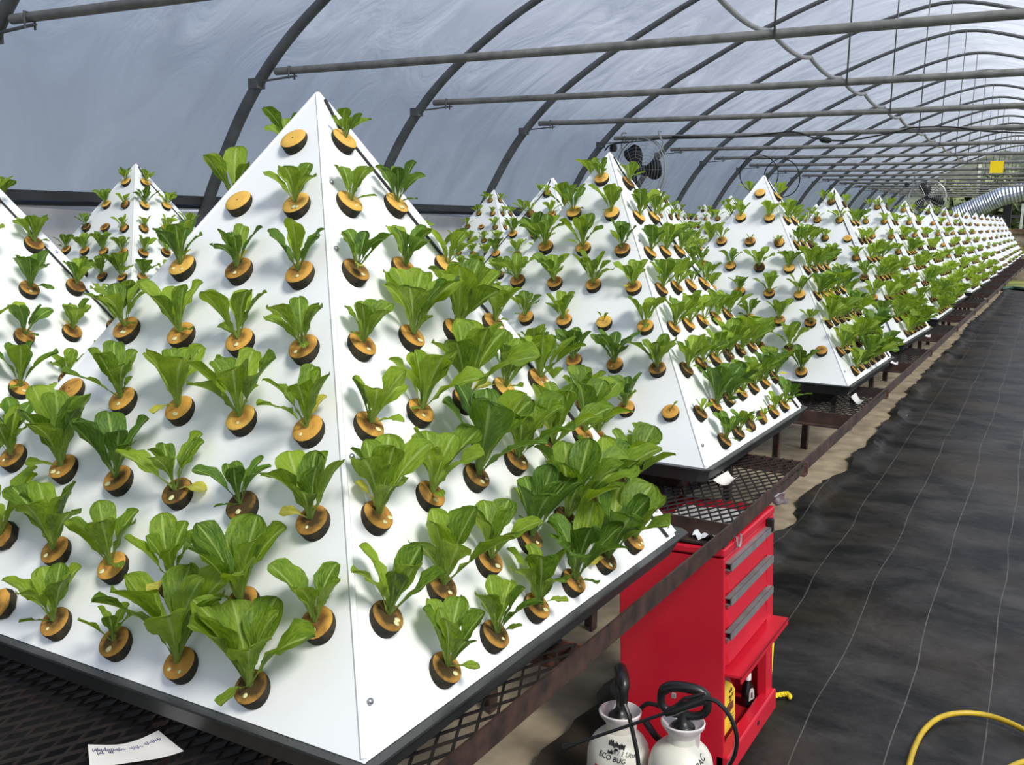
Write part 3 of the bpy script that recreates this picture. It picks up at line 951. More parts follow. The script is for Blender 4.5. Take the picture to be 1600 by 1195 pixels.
def leaf_geo(rn, W, curl, fold, wav, na=12, nc=6):
    ph1, ph2, tw = rn.uniform(0, 6.3), rn.uniform(0, 6.3), rn.uniform(-0.35, 0.35)
    fr = rn.uniform(9, 14)
    side = rn.uniform(-0.10, 0.10)
    lop = rn.uniform(-0.12, 0.12)
    vs, uvs, fs = [], [], []
    x = z = 0.0
    TS = LEAF_T[na]
    na = len(TS) - 1
    for i in range(na + 1):
        ts = TS[i]
        a = curl * ts ** 1.6
        w = W * leaf_w(ts)
        if i:
            dt = ts - tp
            x += math.sin(a) * dt
            z += math.cos(a) * dt
        tp = ts
        tx, tz = math.sin(a), math.cos(a)      # along
        nx, nz = -math.cos(a), math.sin(a)     # towards the plant's axis (upper side)
        for k in range(nc + 1):
            s = -1 + 2 * k / nc
            ww = w * (1 + (lop if s > 0 else -lop))
            edge = abs(s) ** 2
            ruf = wav * edge * W * (math.sin(fr * ts + (ph1 if s > 0 else ph2)) + 0.5 * math.sin(fr * 2.3 * ts + ph2 * 2)) * (1 if ts > .25 else 0.2)
            rag = 1 + 0.10 * wav * math.sin(fr * 3.1 * ts + (ph1 if s < 0 else ph2)) * (abs(s) > 0.9)
            lift = abs(s) ** 1.25 * ww * math.tan(fold) * (1.25 - 0.75 * ts) + ruf - (0.05 * W * math.cos(s * 9) * ts)
            yl = s * ww * rag + side * ts * ts
            tws = tw * ts * ts
            lift += yl * math.sin(tws)
            vs.append((x + nx * lift, yl, z + nz * lift))
            uvs.append((k / nc, ts))
    for i in range(na):
        for k in range(nc):
            a = i * (nc + 1) + k
            fs.append((a, a + 1, a + nc + 2, a + nc + 1))
    return vs, fs, uvs


def uv_mesh(name, vs, fs, uvs, mats, mis=None):
    me = bpy.data.meshes.new(name)
    me.from_pydata(vs, [], fs)
    for m in mats:
        me.materials.append(m)
    ul = me.uv_layers.new(name='UVMap')
    vi = [0] * len(me.loops)
    me.loops.foreach_get('vertex_index', vi)
    flat = []
    for i in vi:
        flat += uvs[i]
    ul.data.foreach_set('uv', flat)
    if mis:
        me.polygons.foreach_set('material_index', mis)
    me.polygons.foreach_set('use_smooth', [True] * len(fs))
    me.update()
    return me


rl = random.Random(21)
LEAF_SPEC = []
for k in range(12):
    LEAF_SPEC.append((rl.uniform(.165, .225), rl.uniform(.30, .95), rl.uniform(.22, .5), rl.uniform(.10, .24)))
LEAF_ME = [uv_mesh('leaf', *leaf_geo(random.Random(100 + k), *sp), [M['leaf']]) for k, sp in enumerate(LEAF_SPEC)]
LEAF_ME_D = [uv_mesh('leaf', *leaf_geo(random.Random(200 + k), *sp), [M['leaf_dark']]) for k, sp in enumerate(LEAF_SPEC)]
LEAF_ME_Y = [uv_mesh('leaf', *leaf_geo(random.Random(300 + k), .22, .9, .3, .15), [M['leaf_yellow']]) for k in range(3)]
LEAF_LO = [leaf_geo(random.Random(100 + k), *sp, na=5, nc=2) for k, sp in enumerate(LEAF_SPEC)]
LEAF_MID = [leaf_geo(random.Random(100 + k), *sp, na=8, nc=4) for k, sp in enumerate(LEAF_SPEC)]

PLUG_R, PLUG_H = 0.0285, 0.0130


def plug_geo(n=22):
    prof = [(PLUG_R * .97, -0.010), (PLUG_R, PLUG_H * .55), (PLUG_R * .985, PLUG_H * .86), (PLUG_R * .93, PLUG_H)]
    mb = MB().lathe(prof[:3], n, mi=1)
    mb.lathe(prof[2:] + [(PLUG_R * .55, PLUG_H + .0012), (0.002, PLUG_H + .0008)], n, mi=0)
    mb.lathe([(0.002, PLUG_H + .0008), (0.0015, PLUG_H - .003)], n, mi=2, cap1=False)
    b = len(mb.v)
    mb.v.append((0, 0, PLUG_H - .003))
    for k in range(n):
        mb.f.append((b - n + k, b - n + (k + 1) % n, b)); mb.mi.append(2)
    return mb


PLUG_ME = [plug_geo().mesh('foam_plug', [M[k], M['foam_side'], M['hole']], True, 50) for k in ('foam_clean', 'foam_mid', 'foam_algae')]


def coty_geo():
    vs, fs = [], []
    n, m = 8, 5
    mb = MB().lathe([(0.0001, -0.0), (0.55, 0.12), (0.95, 0.45), (0.9, 0.72), (0.5, 0.95), (0.0001, 1.0)], 8)
    mb.v = [(v[0] * .40, v[1] * .16, v[2]) for v in mb.v]
    return mb


COTY_ME = coty_geo().mesh('seed_leaf', M['cotyledon'], True)

# plant heights in photo pixels where the photo shows them (0 bare plug, -1 bare plug with a sprout), row by row from the apex
HP = {
    (1, 0, 'L'): [[0], [0, 74], [72, 74, 82], [78, 88, 94, 86], [0, 94, 110, 116, 104], [78, 125, 108, 98, 84, 114], [90, 118, 118, 100, 108, 148, 104], [90, 0, 98, 62, 168, 165]],
    (1, 0, 'R'): [[44], [70, 78], [76, 80, 74], [80, 124, 122, 66], [98, 112, 138, 92, 85], [142, 122, 168, 118, 112, 105], [128, 134, 108, 118, 148, 124, 100], [120, 104, 116, 128, 140, 95]],
    (1, 0, 'W'): [[58], [70, 86], [70, 70, 75]],
    (1, 0, 'N'): [[62], [60, 60]],
    (1, 1, 'L'): [[34], [46, 48], [54, 56, 45], [44, 54, 54, 45], [46, 46, 50, -1, 52], [50, 50, 54, 56, 62, 60], [52, 50, 54, 54, 58, 60, -1], [48, 50, 50, 48, 44, 36]],
    (1, 1, 'R'): [[34], [48, 44], [46, 52, 42], [54, 52, 28, 36], [54, 54, 48, 48, 44], [58, 54, 54, 62, 64, 56], [26, 74, 64, 60, 58, 55, 50], [52, 46, 20, 18, 34, 46]],
    (1, 1, 'W'): [[34], [44, 44], [45, 45, 48]],
    (1, 2, 'L'): [[0], [25, 28], [25, -1, 14], [28, 28, 32, 34], [28, 30, 28, 33, 34], [32, 32, 32, 34, 38, 24], [34, 34, 36, 38, 40, 44, 0], [36, 36, 38, 36, 38, 42]],
    (1, 2, 'W'): [[20], [20, 22]],
}
SPECS = []   # one per planting hole that is built
rp_ = random.Random(99)   # seeds every planting hole
for (p, row, i) in PYR:
    for f in ('L', 'R', 'W', 'N'):
        M4, Ln, sk = face_frame(p, f)
        N = Vector((M4[0][2], M4[1][2], M4[2][2]))
        for r, j, u in slots():
            if f in 'WN' and r > (3 if row == 1 and i < 3 else 1):
                continue
            # the apex is a little off-centre on some pyramids: keep the grid inside the face
            v = ROWV[r]
            pos = M4 @ Vector((u + sk * v / Ln, v, 0))
            tab = HP.get((row, i, f))
            hpx = None
            if tab and r < len(tab) and j < len(tab[r]):
                hpx = tab[r][j]
            rnd = rp_.random()
            jit = rp_.uniform(.78, 1.25)
            base = (0.078 + 0.0095 * r) * jit
            q = project(pos)
            if hpx is None:
                if row == 1 and i >= 9:
                    Lh = 0 if rnd < .8 else base * .5
                elif row == 1 and i >= 7:
                    Lh = 0 if rnd < .3 else base * .75
                elif row == 1 and i >= 2 and f == 'R':
                    Lh = 0 if rnd < .03 else base * (1.12 if i < 5 else .95)
                else:
                    Lh = 0 if rnd < .06 else base * (.85 if row == 1 else .95)
            elif hpx <= 0:
                Lh = hpx
            else:
                Lh = hpx * (q[2] if q else 1.5) / FPX
            SPECS.append(dict(p=p, row=row, i=i, f=f, r=r, j=j, pos=pos, N=N, M=M4, L=Lh, q=q, seed=rp_.randrange(1 << 30)))

# which of them the camera can see, largest first
HULL = []
for (p, row, i) in PYR:
    A, C = pyr_frame(p)
    pl = []
    for f in FACES:
        M4, Ln, sk = face_frame(p, f)
        n = Vector((M4[0][2], M4[1][2], M4[2][2]))
        pl.append((n, n.dot(A)))
    pl.append((Vector((0, 0, -1)), -(ZB - 0.01)))
    HULL.append((p, pl))


def hidden(pt):
    d = pt - EYE
    for p, pl in HULL:
        lo, hi = 0.0, 0.985
        for n, c in pl:
            a, b = n.dot(EYE) - c, n.dot(d)
            if abs(b) < 1e-9:
                if a > 0:
                    lo = 2
                    break
            elif b > 0:
                hi = min(hi, -a / b)
            else:
                lo = max(lo, -a / b)
            if lo >= hi:
                break
        if lo < hi - 1e-4:
            return True
    return False


for s in SPECS:
    s['show'] = 0
    q = s['q']
    if not q or q[2] < 0.3:
        continue
    h = max(s['L'], 0.03)
    tips = [s['pos'] + s['N'] * 0.03, s['pos'] + s['N'] * 0.05 + Vector((0, 0, h * .75))]
    ok = 0
    for k, t in enumerate(tips):
        w = project(t)
        if w and 4 < w[0] < 1596 and 4 < w[1] < 1191 and not hidden(t):
            ok += 1
    if ok:
        s['show'] = h * FPX / q[2] * (1 if ok == 2 else 0.75)
vis = sorted([s for s in SPECS if s['show'] > 0 and s['L'] > 0], key=lambda s: -s['show'])
for s in vis[:298]:
    s['one'] = True
for s in SPECS:
    if s['L'] <= 0 and s['show'] > 0 and FPX / s['q'][2] * 0.055 > 9:
        s['one'] = True


def plant_layout(s):
    """list of (leaf index, kind, matrix in metres relative to the plug top) for one plant"""
    rn = random.Random(s['seed'])
    L = s['L']
    N = s['N']
    nh = Vector((N.x, N.y, 0)).normalized()
    out = []
    small = L < 0.06
    n = 4 if L < 0.035 else (5 if small else 6 + int(min(3, (L - 0.06) * 36)))
    az0 = rn.uniform(0, 2 * PI)
    face_az = math.atan2(nh.y, nh.x)
    lean = Matrix.Rotation(rn.uniform(0.05, 0.22), 3, Vector((-nh.y, nh.x, 0)))
    for k in range(n):
        q = k / max(1, n - 1)
        az = az0 + k * 2.3999 + rn.uniform(-.3, .3)
        tilt = 0.14 + 0.52 * q ** 1.1 + rn.uniform(-.12, .14)
        ln = L * (0.97 if s['f'] == 'R' else 1.03) * (0.80 + 0.24 * math.sin(PI * (0.15 + 0.6 * q))) * rn.uniform(.86, 1.08)
        kind = 'leaf'
        if k == n - 1 and not small:
            ln *= rn.uniform(.38, .6)
            tilt = rn.uniform(.9, 1.25)
            if rn.random() < .3:
                kind = 'yellow'
        back = math.cos(az - face_az)
        if back < -0.2:
            tilt = min(tilt, 0.20 + 0.25 * (1 + back))
            ln *= 0.92
        m3 = lean @ Matrix.Rotation(az, 3, 'Z') @ Matrix.Rotation(tilt, 3, 'Y') @ Matrix.Rotation(rn.uniform(-.35, .35), 3, 'Z')
        idx = rn.randrange(12)
        if back < -0.2:
            idx = (3, 5, 7, 1)[rn.randrange(4)]
        off = Vector((math.cos(az), math.sin(az), 0)) * 0.003
        out.append((idx, kind, m3, off, ln))
    return out


FACE_WORD = {'L': 'front', 'R': 'aisle', 'W': 'rear', 'N': 'far'}


def where(s):
    """row and place words"""
    n = s['r'] + 1 if s['r'] < 7 else 6
    row = ('topmost', 'second', 'third', 'fourth', 'fifth', 'sixth', 'seventh', 'bottom')[s['r']] + ' row'
    k = n - 1 - s['j'] if s['f'] == 'L' else s['j']
    col = '' if n == 1 else ORD[k] + ' from front ridge'
    if s['f'] == 'W':
        col = '' if n == 1 else ORD[n - 1 - s['j']] + ' from camera'
    if s['f'] == 'N':
        col = '' if n == 1 else ORD[s['j']] + ' from aisle'
    if s['row'] == 1:
        py = 'nearest pyramid' if s['i'] == 0 else ORD[s['i']] + ' aisle pyramid'
    elif s['row'] == 2:
        py = ORD[s['i']] + ' middle-row pyramid'
    else:
        py = ORD[s['i']] + ' film-wall pyramid'
    return row + (', ' + col if col else '') + ', ' + FACE_WORD[s['f']] + ' face of ' + py


fol_cache = []
lo_v, lo_f, lo_uv, lo_mi = [], [], [], []


def append_lo(s):
    """a distant or hidden plant, into the one stuff mesh"""
    top = s['pos'] + s['N'] * PLUG_H
    M3 = s['M'].to_3x3()
    b = len(lo_v)
    n = 8
    for z, r in ((-.002, PLUG_R), (PLUG_H, PLUG_R * .96)):
        for k in range(n):
            a = 2 * PI * k / n
            lo_v.append(tuple(s['pos'] + M3 @ Vector((r * math.cos(a), r * math.sin(a), z))))
            lo_uv.append((.5, .5))
    for k in range(n):
        k2 = (k + 1) % n
        lo_f.append((b + k, b + k2, b + n + k2, b + n + k)); lo_mi.append(2)
    lo_f.append(tuple(b + n + k for k in range(n))); lo_mi.append(1 if s['seed'] % 3 else 3)
    if s['L'] <= 0:
        return
    for idx, kind, m3, off, ln in plant_layout(s):
        vs, fs, uvs = LEAF_LO[idx]
        b = len(lo_v)
        for v in vs:
            lo_v.append(tuple(top + off + (m3 @ Vector(v)) * ln))
        lo_uv.extend(uvs)
        for f in fs:
            lo_f.append(tuple(b + i for i in f)); lo_mi.append(0)


for s in SPECS:
    if not s.get('one'):
        append_lo(s)
        continue
    rn = random.Random(s['seed'] + 1)
    top = s['pos'] + s['N'] * PLUG_H
    px = s['L'] * FPX / s['q'][2]
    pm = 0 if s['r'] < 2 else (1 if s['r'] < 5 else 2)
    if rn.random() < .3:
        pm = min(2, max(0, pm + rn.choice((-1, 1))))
    if s['row'] == 1 and s['i'] in (1, 2) and s['f'] == 'L' and pm == 2 and rn.random() < .5:
        pm = 1
    Rm = s['M'].to_3x3().to_4x4() @ Matrix.Rotation(-0.27, 4, 'X')
    spin = Matrix.Rotation(rn.uniform(0, 6.28), 4, 'Z')
    if s['L'] <= 0:
        what = 'sprouting foam plug' if s['L'] < 0 else 'bare foam plug'
        o = thing('bare_foam_plug', what + ', ' + where(s), 'plug', s['pos'], 0, 'foam plugs without lettuce', PLUG_ME[pm])
        o.rotation_euler = (Rm @ spin).to_euler()
        if s['L'] < 0:
            Ri = (Rm @ spin).inverted().to_3x3()
            for k in range(2):
                az = rn.uniform(0, 6.28)
                m3 = Matrix.Rotation(az, 3, 'Z') @ Matrix.Rotation(.5, 3, 'Y')
                lf = put('leaf', LEAF_ME[k + 3], o)
                lf.matrix_basis = Matrix.Translation((0, 0, PLUG_H)) @ (Ri @ m3).to_4x4() @ Matrix.Scale(0.04, 4)
        continue
    size = 'tiny' if s['L'] < 0.05 else ('small' if s['L'] < 0.085 else ('leafy' if s['L'] < 0.14 else 'large'))
    o = thing('lettuce_plant', size + ' lettuce, ' + where(s), 'lettuce', top, 0, 'lettuces growing in the pyramids')
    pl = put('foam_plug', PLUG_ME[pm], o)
    pl.matrix_basis = Matrix.Translation(-(Rm.to_3x3() @ Vector((0, 0, PLUG_H)))) @ Rm @ spin
    lay = plant_layout(s)
    if px > 38:
        dark = rn.random() < .3
        for idx, kind, m3, off, ln in lay:
            if kind == 'yellow':
                me = LEAF_ME_Y[idx % 3]
            else:
                me = (LEAF_ME_D if dark and rn.random() < .75 else LEAF_ME)[idx]
            lf = put('leaf', me, o)
            lf.matrix_basis = Matrix.Translation(off) @ m3.to_4x4() @ Matrix.Scale(ln, 4)
            if kind == 'yellow':
                lf['label'] = 'small yellowed lower leaf'
        if px > 60:
            for k in range(rn.choice((1, 1, 2))):
                c = put('seed_leaf', COTY_ME, o)
                a = rn.uniform(-2.2, -0.9)
                loc = s['M'].to_3x3() @ Vector((0.009 * math.cos(a) + (.006 if k else -.002), 0.010 * math.sin(a), 0.002))
                c.matrix_basis = Matrix.Translation(loc) @ Rm @ Matrix.Rotation(a - PI / 2 + rn.uniform(-.5, .5), 4, 'Z') @ Matrix.Rotation(-1.35, 4, 'X') @ Matrix.Scale(rn.uniform(.009, .014), 4)
    else:
        vs, fs, uvs = [], [], []
        for idx, kind, m3, off, ln in lay:
            v0, f0, u0_ = LEAF_MID[idx]
            b = len(vs)
            vs += [tuple(off + (m3 @ Vector(v)) * ln) for v in v0]
            fs += [tuple(b + i for i in f) for f in f0]
            uvs += u0_
        put('foliage', uv_mesh('foliage', vs, fs, uvs, [M['leaf']]), o)
lo = put('distant_lettuces', uv_mesh('distant_lettuces', lo_v, lo_f, lo_uv, [M['leaf'], M['foam_mid'], M['foam_side'], M['foam_algae']], lo_mi))
lo['kind'] = 'stuff'
lo['label'] = 'mass of small green lettuces on the farther white pyramids'
lo['category'] = 'lettuces'

# ------------------------------------------------------------------ red tool cabinet, leaning a little towards the bench
CAB = thing('tool_cabinet', 'red steel rolling tool cabinet with grey drawer handles, under the bench rail', 'cabinet', (-0.778, 2.70, 0.0))
CAB.rotation_euler = (0, math.radians(-3.1), 0)
W_, D_, H_ = 0.525, 0.325, 0.775      # along y, along x, height
t = 0.012


def cbox(name, *boxes, m='red', parent=CAB, bev=0.0):
    mb = MB()
    for a, b in boxes:
        mb.box(a, b)
    o = build(name, mb, M[m], parent)
    if bev:
        md = o.modifiers.new('bevel', 'BEVEL')
        md.width = bev
        md.segments = 2
        md.limit_method = 'ANGLE'
    return o


cbox('side_panel', ((-D_, 0, .075), (0.002, t, H_ - .03)), bev=.003)
cbox('side_panel', ((-D_, W_ - t, .075), (0.002, W_, H_ - .03)), bev=.003)
cbox('back_panel', ((-D_, t, .075), (-D_ + .008, W_ - t, H_ - .03)), m='red_in')
cbox('lid', ((-D_ - .004, -.004, H_ - .026), (0.004, W_ + .004, H_)), bev=.006)
cbox('front_stile', ((-0.02, t + .0005, .40), (-.001, .022, H_ - .03)), bev=.002)
cbox('front_stile', ((-0.03, W_ - .07, .12), (0.001, W_ - t - .0005, H_ - .03)), bev=.002)
cbox('top_fascia', ((-0.02, .022, .735), (-0.002, W_ - .07, H_ - .03)))
for z0, z1, zh in ((.625, .733, .716), (.52, .618, .612), (.405, .512, .508)):
    mb = MB()
    mb.box((-.25, .024, z0), (-0.008, W_ - .072, z1 - .022))
    mb.box((-.02, .024, z1 - .022), (-0.002, W_ - .072, z1))
    # pressed, sloping face
    mb.add([(-.008, .03, z0 + .004), (-.008, W_ - .078, z0 + .004), (-.008, W_ - .078, z1 - .024), (-.008, .03, z1 - .024), (.006, .04, z0 + .012), (.006, W_ - .088, z0 + .012), (.001, W_ - .088, z1 - .034), (.001, .04, z1 - .034)],
           [(4, 5, 6, 7), (0, 1, 5, 4), (1, 2, 6, 5), (2, 3, 7, 6), (3, 0, 4, 7)])
    dr = build('drawer', mb, M['red'], CAB)
    mh = MB().box((-.004, .026, zh - .013), (.016, W_ - .05, zh - .010)).box((.013, .026, zh - .013), (.017, W_ - .05, zh + .009)).box((-.004, .026, zh + .006), (.016, W_ - .05, zh + .009))
    h_ = build('handle', mh, M['handle'], dr)
    h_['label'] = 'grey full-width drawer handle'
cbox('ledge', ((-.20, .012, .386), (.052, W_ + .006, .396)), ((.046, .012, .372), (.052, W_ + .006, .396)), bev=.002)
cbox('shelf_board', ((-D_ + .01, t, .10), (-0.01, W_ - t, .112)), m='red_in')
cbox('bottom_rail', ((-.025, .0, .075), (.018, W_ - .005, .145)), bev=.006)
cbox('rail_slot', ((.0170, W_ * .56, .11), (.0192, W_ * .60, .122)), m='seam')
cbox('drawer_lock_clip', ((.0, W_ - .085, .708), (.022, W_ - .065, .752)), m='blackpl', bev=.004)
for cx, cy in ((-.045, .05), (-.045, W_ - .045), (-D_ + .05, .05), (-D_ + .05, W_ - .045)):
    c_ = put('caster', MB().lathe([(.0, -.016), (.028, -.016), (.034, -.008), (.034, .008), (.028, .016), (0, .016)], 16).mesh('caster', M['rubber'], True, 50), CAB)
    c_.matrix_basis = Matrix.Translation((cx, cy, .036 - cx * .054 + 0.0)) @ Matrix.Rotation(PI / 2, 4, 'X') @ Matrix.Rotation(.3, 4, 'Y')
    build('caster_fork', MB().box((cx - .02, cy - .024, .045 - cx * .054), (cx + .02, cy - .019, .08)).box((cx - .02, cy + .019, .045 - cx * .054), (cx + .02, cy + .024, .08)), M['handle'], c_).matrix_parent_inverse = c_.matrix_basis.inverted()
bpy.context.view_layer.update()
CABM = Matrix.Translation((-0.778, 2.70, 0)) @ Matrix.Rotation(math.radians(-3.1), 4, 'Y')

# things on the cabinet's low shelf
jg = thing('chemical_jug', 'red plastic jug with a bright yellow label on the cabinet shelf', 'jug')
jg.matrix_world = CABM @ Matrix.Translation((-.088, .208, .1125)) @ Matrix.Rotation(.0, 4, 'Z')


def rrect(hx, hy, r, n=4):
    out = []
    for sx, sy, a0 in ((1, 1, 0), (-1, 1, PI / 2), (-1, -1, PI), (1, -1, 3 * PI / 2)):
        for k in range(n + 1):
            a = a0 + PI / 2 * k / n
            out.append((sx * (hx - r) + r * math.cos(a), sy * (hy - r) + r * math.sin(a)))
    return out


def loft(secs, mi=0):
    """secs: list of (outline points, z, xoff, yoff)"""
    mb = MB()
    n = len(secs[0][0])
    for pts, z, xo, yo in secs:
        mb.v += [(x + xo, y + yo, z) for x, y in pts]
    for i in range(len(secs) - 1):
        for k in range(n):
            k2 = (k + 1) % n
            mb.f.append((i * n + k, i * n + k2, (i + 1) * n + k2, (i + 1) * n + k)); mb.mi.append(mi)
    mb.f.append(tuple(range(n))[::-1]); mb.mi.append(mi)
    mb.f.append(tuple((len(secs) - 1) * n + k for k in range(n))); mb.mi.append(mi)
    return mb


build('body', loft([(rrect(.036, .070, .02), 0, 0, 0), (rrect(.038, .072, .02), .01, 0, 0), (rrect(.038, .072, .02), .125, 0, 0), (rrect(.036, .055, .02), .165, 0, -.012), (rrect(.022, .026, .015), .205, 0, -.03), (rrect(.016, .016, .012), .215, 0, -.032)]), M['redplastic'], jg, True, 60)
build('cap', MB().lathe([(.019, .213), (.02, .216), (.02, .238), (.017, .241)], 14, c=(0, -.032, 0), cap1=True), M['redplastic'], jg, True)
build('handle', MB().tube(spline([(0, -.012, .207), (0, .02, .222), (0, .052, .21), (0, .064, .17), (0, .060, .125)], 4), .011, 8), M['redplastic'], jg, True)
lb = build('front_label', MB().add([(.0395, -.062, .008), (.0395, .062, .008), (.0395, .066, .118), (.0392, .032, .150), (.0370, -.028, .185), (.0395, -.062, .13), (.0385, -.062, .008), (.0385, .062, .008), (.0385, .066, .118), (.0382, .032, .150), (.0360, -.028, .185), (.0385, -.062, .13)], [(0, 1, 2, 3, 4, 5)] + [(i, 6 + i, 6 + (i + 1) % 6, (i + 1) % 6) for i in range(6)]), M['yellowlabel'], jg)
build('label_picture', MB().add([(.0401, -.055, .062), (.0401, .050, .066), (.0401, .045, .090), (.0401, .0, .098), (.0401, -.05, .086)], [(0, 1, 2, 3, 4)]), M['brownlabel'], lb)
for txt, y, z, sz in (('ade', .018, .128, .022), ('TRATE', .022, .108, .016), ('INE', .018, .097, .013)):
    tm = text_mesh(txt, sz)
    tm.materials.append(M['ink'])
    o = put('lettering', tm, lb)
    o.matrix_basis = Matrix.Translation((.0402, y, z)) @ Matrix(((0, 0, 1, 0), (1, 0, 0, 0), (0, 1, 0, 0), (0, 0, 0, 1)))
for k in range(3):
    build('print_line', MB().box((.0396, .012 + .004 * k, .024 + k * .012), (.0402, .050, .026 + k * .012)), M['ink'], lb)

bt = thing('dropper_bottle', 'small black bottle with white cap and grey label on the cabinet shelf', 'bottle')
bt.matrix_world = CABM @ Matrix.Translation((-.052, .425, .1125)) @ Matrix.Rotation(-.25, 4, 'Z') @ Matrix.Scale(.68, 4)
build('body', loft([(rrect(.020, .036, .015), 0, 0, 0), (rrect(.021, .038, .015), .008, 0, 0), (rrect(.021, .038, .015), .075, 0, 0), (rrect(.019, .028, .015), .098, 0, 0), (rrect(.013, .014, .0125), .122, 0, 0), (rrect(.012, .012, .0115), .132, 0, 0)]), M['blackbottle'], bt, True, 60)
build('cap', MB().lathe([(.0155, .128), (.016, .131), (.016, .158), (.0145, .162)], 16, cap1=True), M['whitecap'], bt, True, 40)
gl = [(.0218, -.026, .03), (.0218, .026, .03), (.0218, .020, .075), (.0212, .010, .088), (.0212, -.010, .088), (.0218, -.020, .075)]
build('front_label', MB().add(gl + [(x - .001, y, z) for x, y, z in gl], [(0, 1, 2, 3, 4, 5)] + [(i, 6 + i, 6 + (i + 1) % 6, (i + 1) % 6) for i in range(6)]), M['greylabel'], bt)
build('label_print', MB().box((.0216, -.007, .040), (.0222, .007, .068)), M['ink'], bt)


# crumpled wraps on the cabinet top
def crumple(name, label, cat, mw, sx, sy, amp, mat, seed, n=9):
    rn = random.Random(seed)
    mb = MB()
    for j in range(n + 1):
        for i in range(n + 1):
            x, y = -sx / 2 + sx * i / n, -sy / 2 + sy * j / n
            z = amp * (0.5 + 0.5 * math.sin(7 * x / sx + 3 * y / sy + seed) * math.cos(5 * y / sy - 2 * x / sx)) + rn.uniform(0, amp * .5)
            mb.v.append((x + rn.uniform(-.1, .1) * sx / n, y + rn.uniform(-.1, .1) * sy / n, z + .001))
    for j in range(n):
        for i in range(n):
            a = j * (n + 1) + i
            mb.f.append((a, a + 1, a + n + 2, a + n + 1)); mb.mi.append(0)
    me = mb.mesh(name, mat, True)
    o = thing(name, label, cat, me=me)
    o.matrix_world = mw
    return o


crumple('plastic_wrap', 'crumpled clear-white plastic wrap on the far corner of the red cabinet', 'wrap', CABM @ Matrix.Translation((-.02, W_ + .034, H_ - .012)) @ Matrix.Rotation(-.55, 4, 'X'), .10, .085, .030, M['wrap'], 3)
crumple('crumpled_tissue', 'crumpled white paper between the bench corner post and the red cabinet', 'paper', CABM @ Matrix.Translation((-.055, .08, H_ + .0005)), .09, .13, .028, M['wrap'], 5)
crumple('flat_envelope', 'flat white paper sheet on top of the red cabinet', 'paper', CABM @ Matrix.Translation((-.16, .25, H_ + .0005)), .20, .30, .006, M['paper'], 8)
build_clip = thing('wire_clip', 'bent chrome clip hanging on the bench corner above the red cabinet', 'clip', (rail_x(2.75) + .002, 2.79, DECK_Z - .055))
build('loop', MB().tube(spline([(0, 0, .012), (.004, .002, -.014), (.006, .014, -.020), (.006, .026, -.008), (.004, .028, .014)], 4), .0035, 6), M['chrome'], build_clip, True)

def gp(px, py, z):
    d = fwd + RIGHT * ((px - 800) / FPX) - UP * ((py - 597.5) / FPX)
    return EYE + d * ((z - EYE.z) / d.z)


# ------------------------------------------------------------------ rope spool behind the cabinet
SX, SY = -0.872, 3.365
sp_ = thing('rope_spool', 'spool of yellow braided rope with clear flanges behind the red cabinet', 'spool', (SX, SY, 0.012))
build('flange', MB().lathe([(.01, 0), (.07, 0), (.072, .003), (.07, .006), (.01, .006)], 28), M['clear'], sp_, True, 40)
build('flange', MB().lathe([(.01, .292), (.07, .292), (.072, .295), (.07, .298), (.01, .298)], 28), M['clear'], sp_, True, 40)
prof = []
for k in range(37):
    prof += [(.046, .008 + k * .0075), (.050, .0115 + k * .0075)]
build('wound_rope', MB().lathe(prof + [(.046, .290)], 22), M['yellowrope'], sp_, True, 60)
build('wound_rope', MB().lathe([(.05, .008), (.062, .012), (.064, .02), (.060, .03), (.05, .034)], 22), M['yellowrope'], sp_, True, 60)
rope = spline([Vector(q) - Vector((SX, SY, .014)) for q in ((SX + .02, SY - .06, .035), gp(1204, 1090, .03), gp(1218, 1086, .03), gp(1230, 1085, .03), gp(1235, 1090, .028))], 6)
tw = MB()
for q in (0, PI):
    tw.tube([p + Vector((0, math.cos(q + i * 1.1) * .004, math.sin(q + i * 1.1) * .004 + .004)) for i, p in enumerate(rope)], .0065, 6)
build('rope_end', tw, M['yellowrope'], sp_, True)

# ------------------------------------------------------------------ sprayers
def on_tank(me, rad, ang, z, tilt=0.0, off=.0012):
    """wrap a flat text mesh round a vertical cylinder of the given radius"""
    ca, sa = math.cos(tilt), math.sin(tilt)
    for v in me.vertices:
        x, y, d = v.co.x, v.co.y, v.co.z
        x, y = x * ca - y * sa, x * sa + y * ca
        r = rad(z + y) + off + d
        a = ang + x / rad(z + y)
        v.co = (r * math.cos(a), r * math.sin(a), z + y)
    return me


TANK = [(.078, .0), (.088, .006), (.090, .02), (.090, .195), (.089, .212), (.084, .234), (.074, .252), (.060, .266), (.047, .273), (.040, .278), (.0385, .30)]


def tank_r(z):
    for (a, za), (b, zb) in zip(TANK, TANK[1:]):
        if za <= z <= zb:
            return a + (b - a) * (z - za) / (zb - za)
    return .09


def sprayer(label, x, y, rz, dz):
    o = thing('pump_sprayer', label, 'sprayer', (x, y, 0.014), rz)
    build('tank', MB().lathe([(r, z if z < .1 else z - dz) for r, z in TANK], 36, cap0=True, cap1=True), M['hdpe'], o, True, 50)
    build('collar', MB().lathe([(.036, .285), (.040, .300), (.052, .316), (.060, .326), (.0615, .335), (.058, .338), (.054, .333), (.044, .318), (.032, .308), (.0, .306)], 36), M['pinkish'], o, True, 50)
    build('rib', MB().box((.036, -.004, .262), (.05, .004, .315)), M['pinkish'], o)
    o['drop'] = dz
    build('pump_cap', MB().lathe([(.034, .307), (.034, .322), (.029, .328), (.022, .332), (.014, .345), (.013, .38), (.0, .38)], 20), M['blackpl'], o, True, 40)
    return o


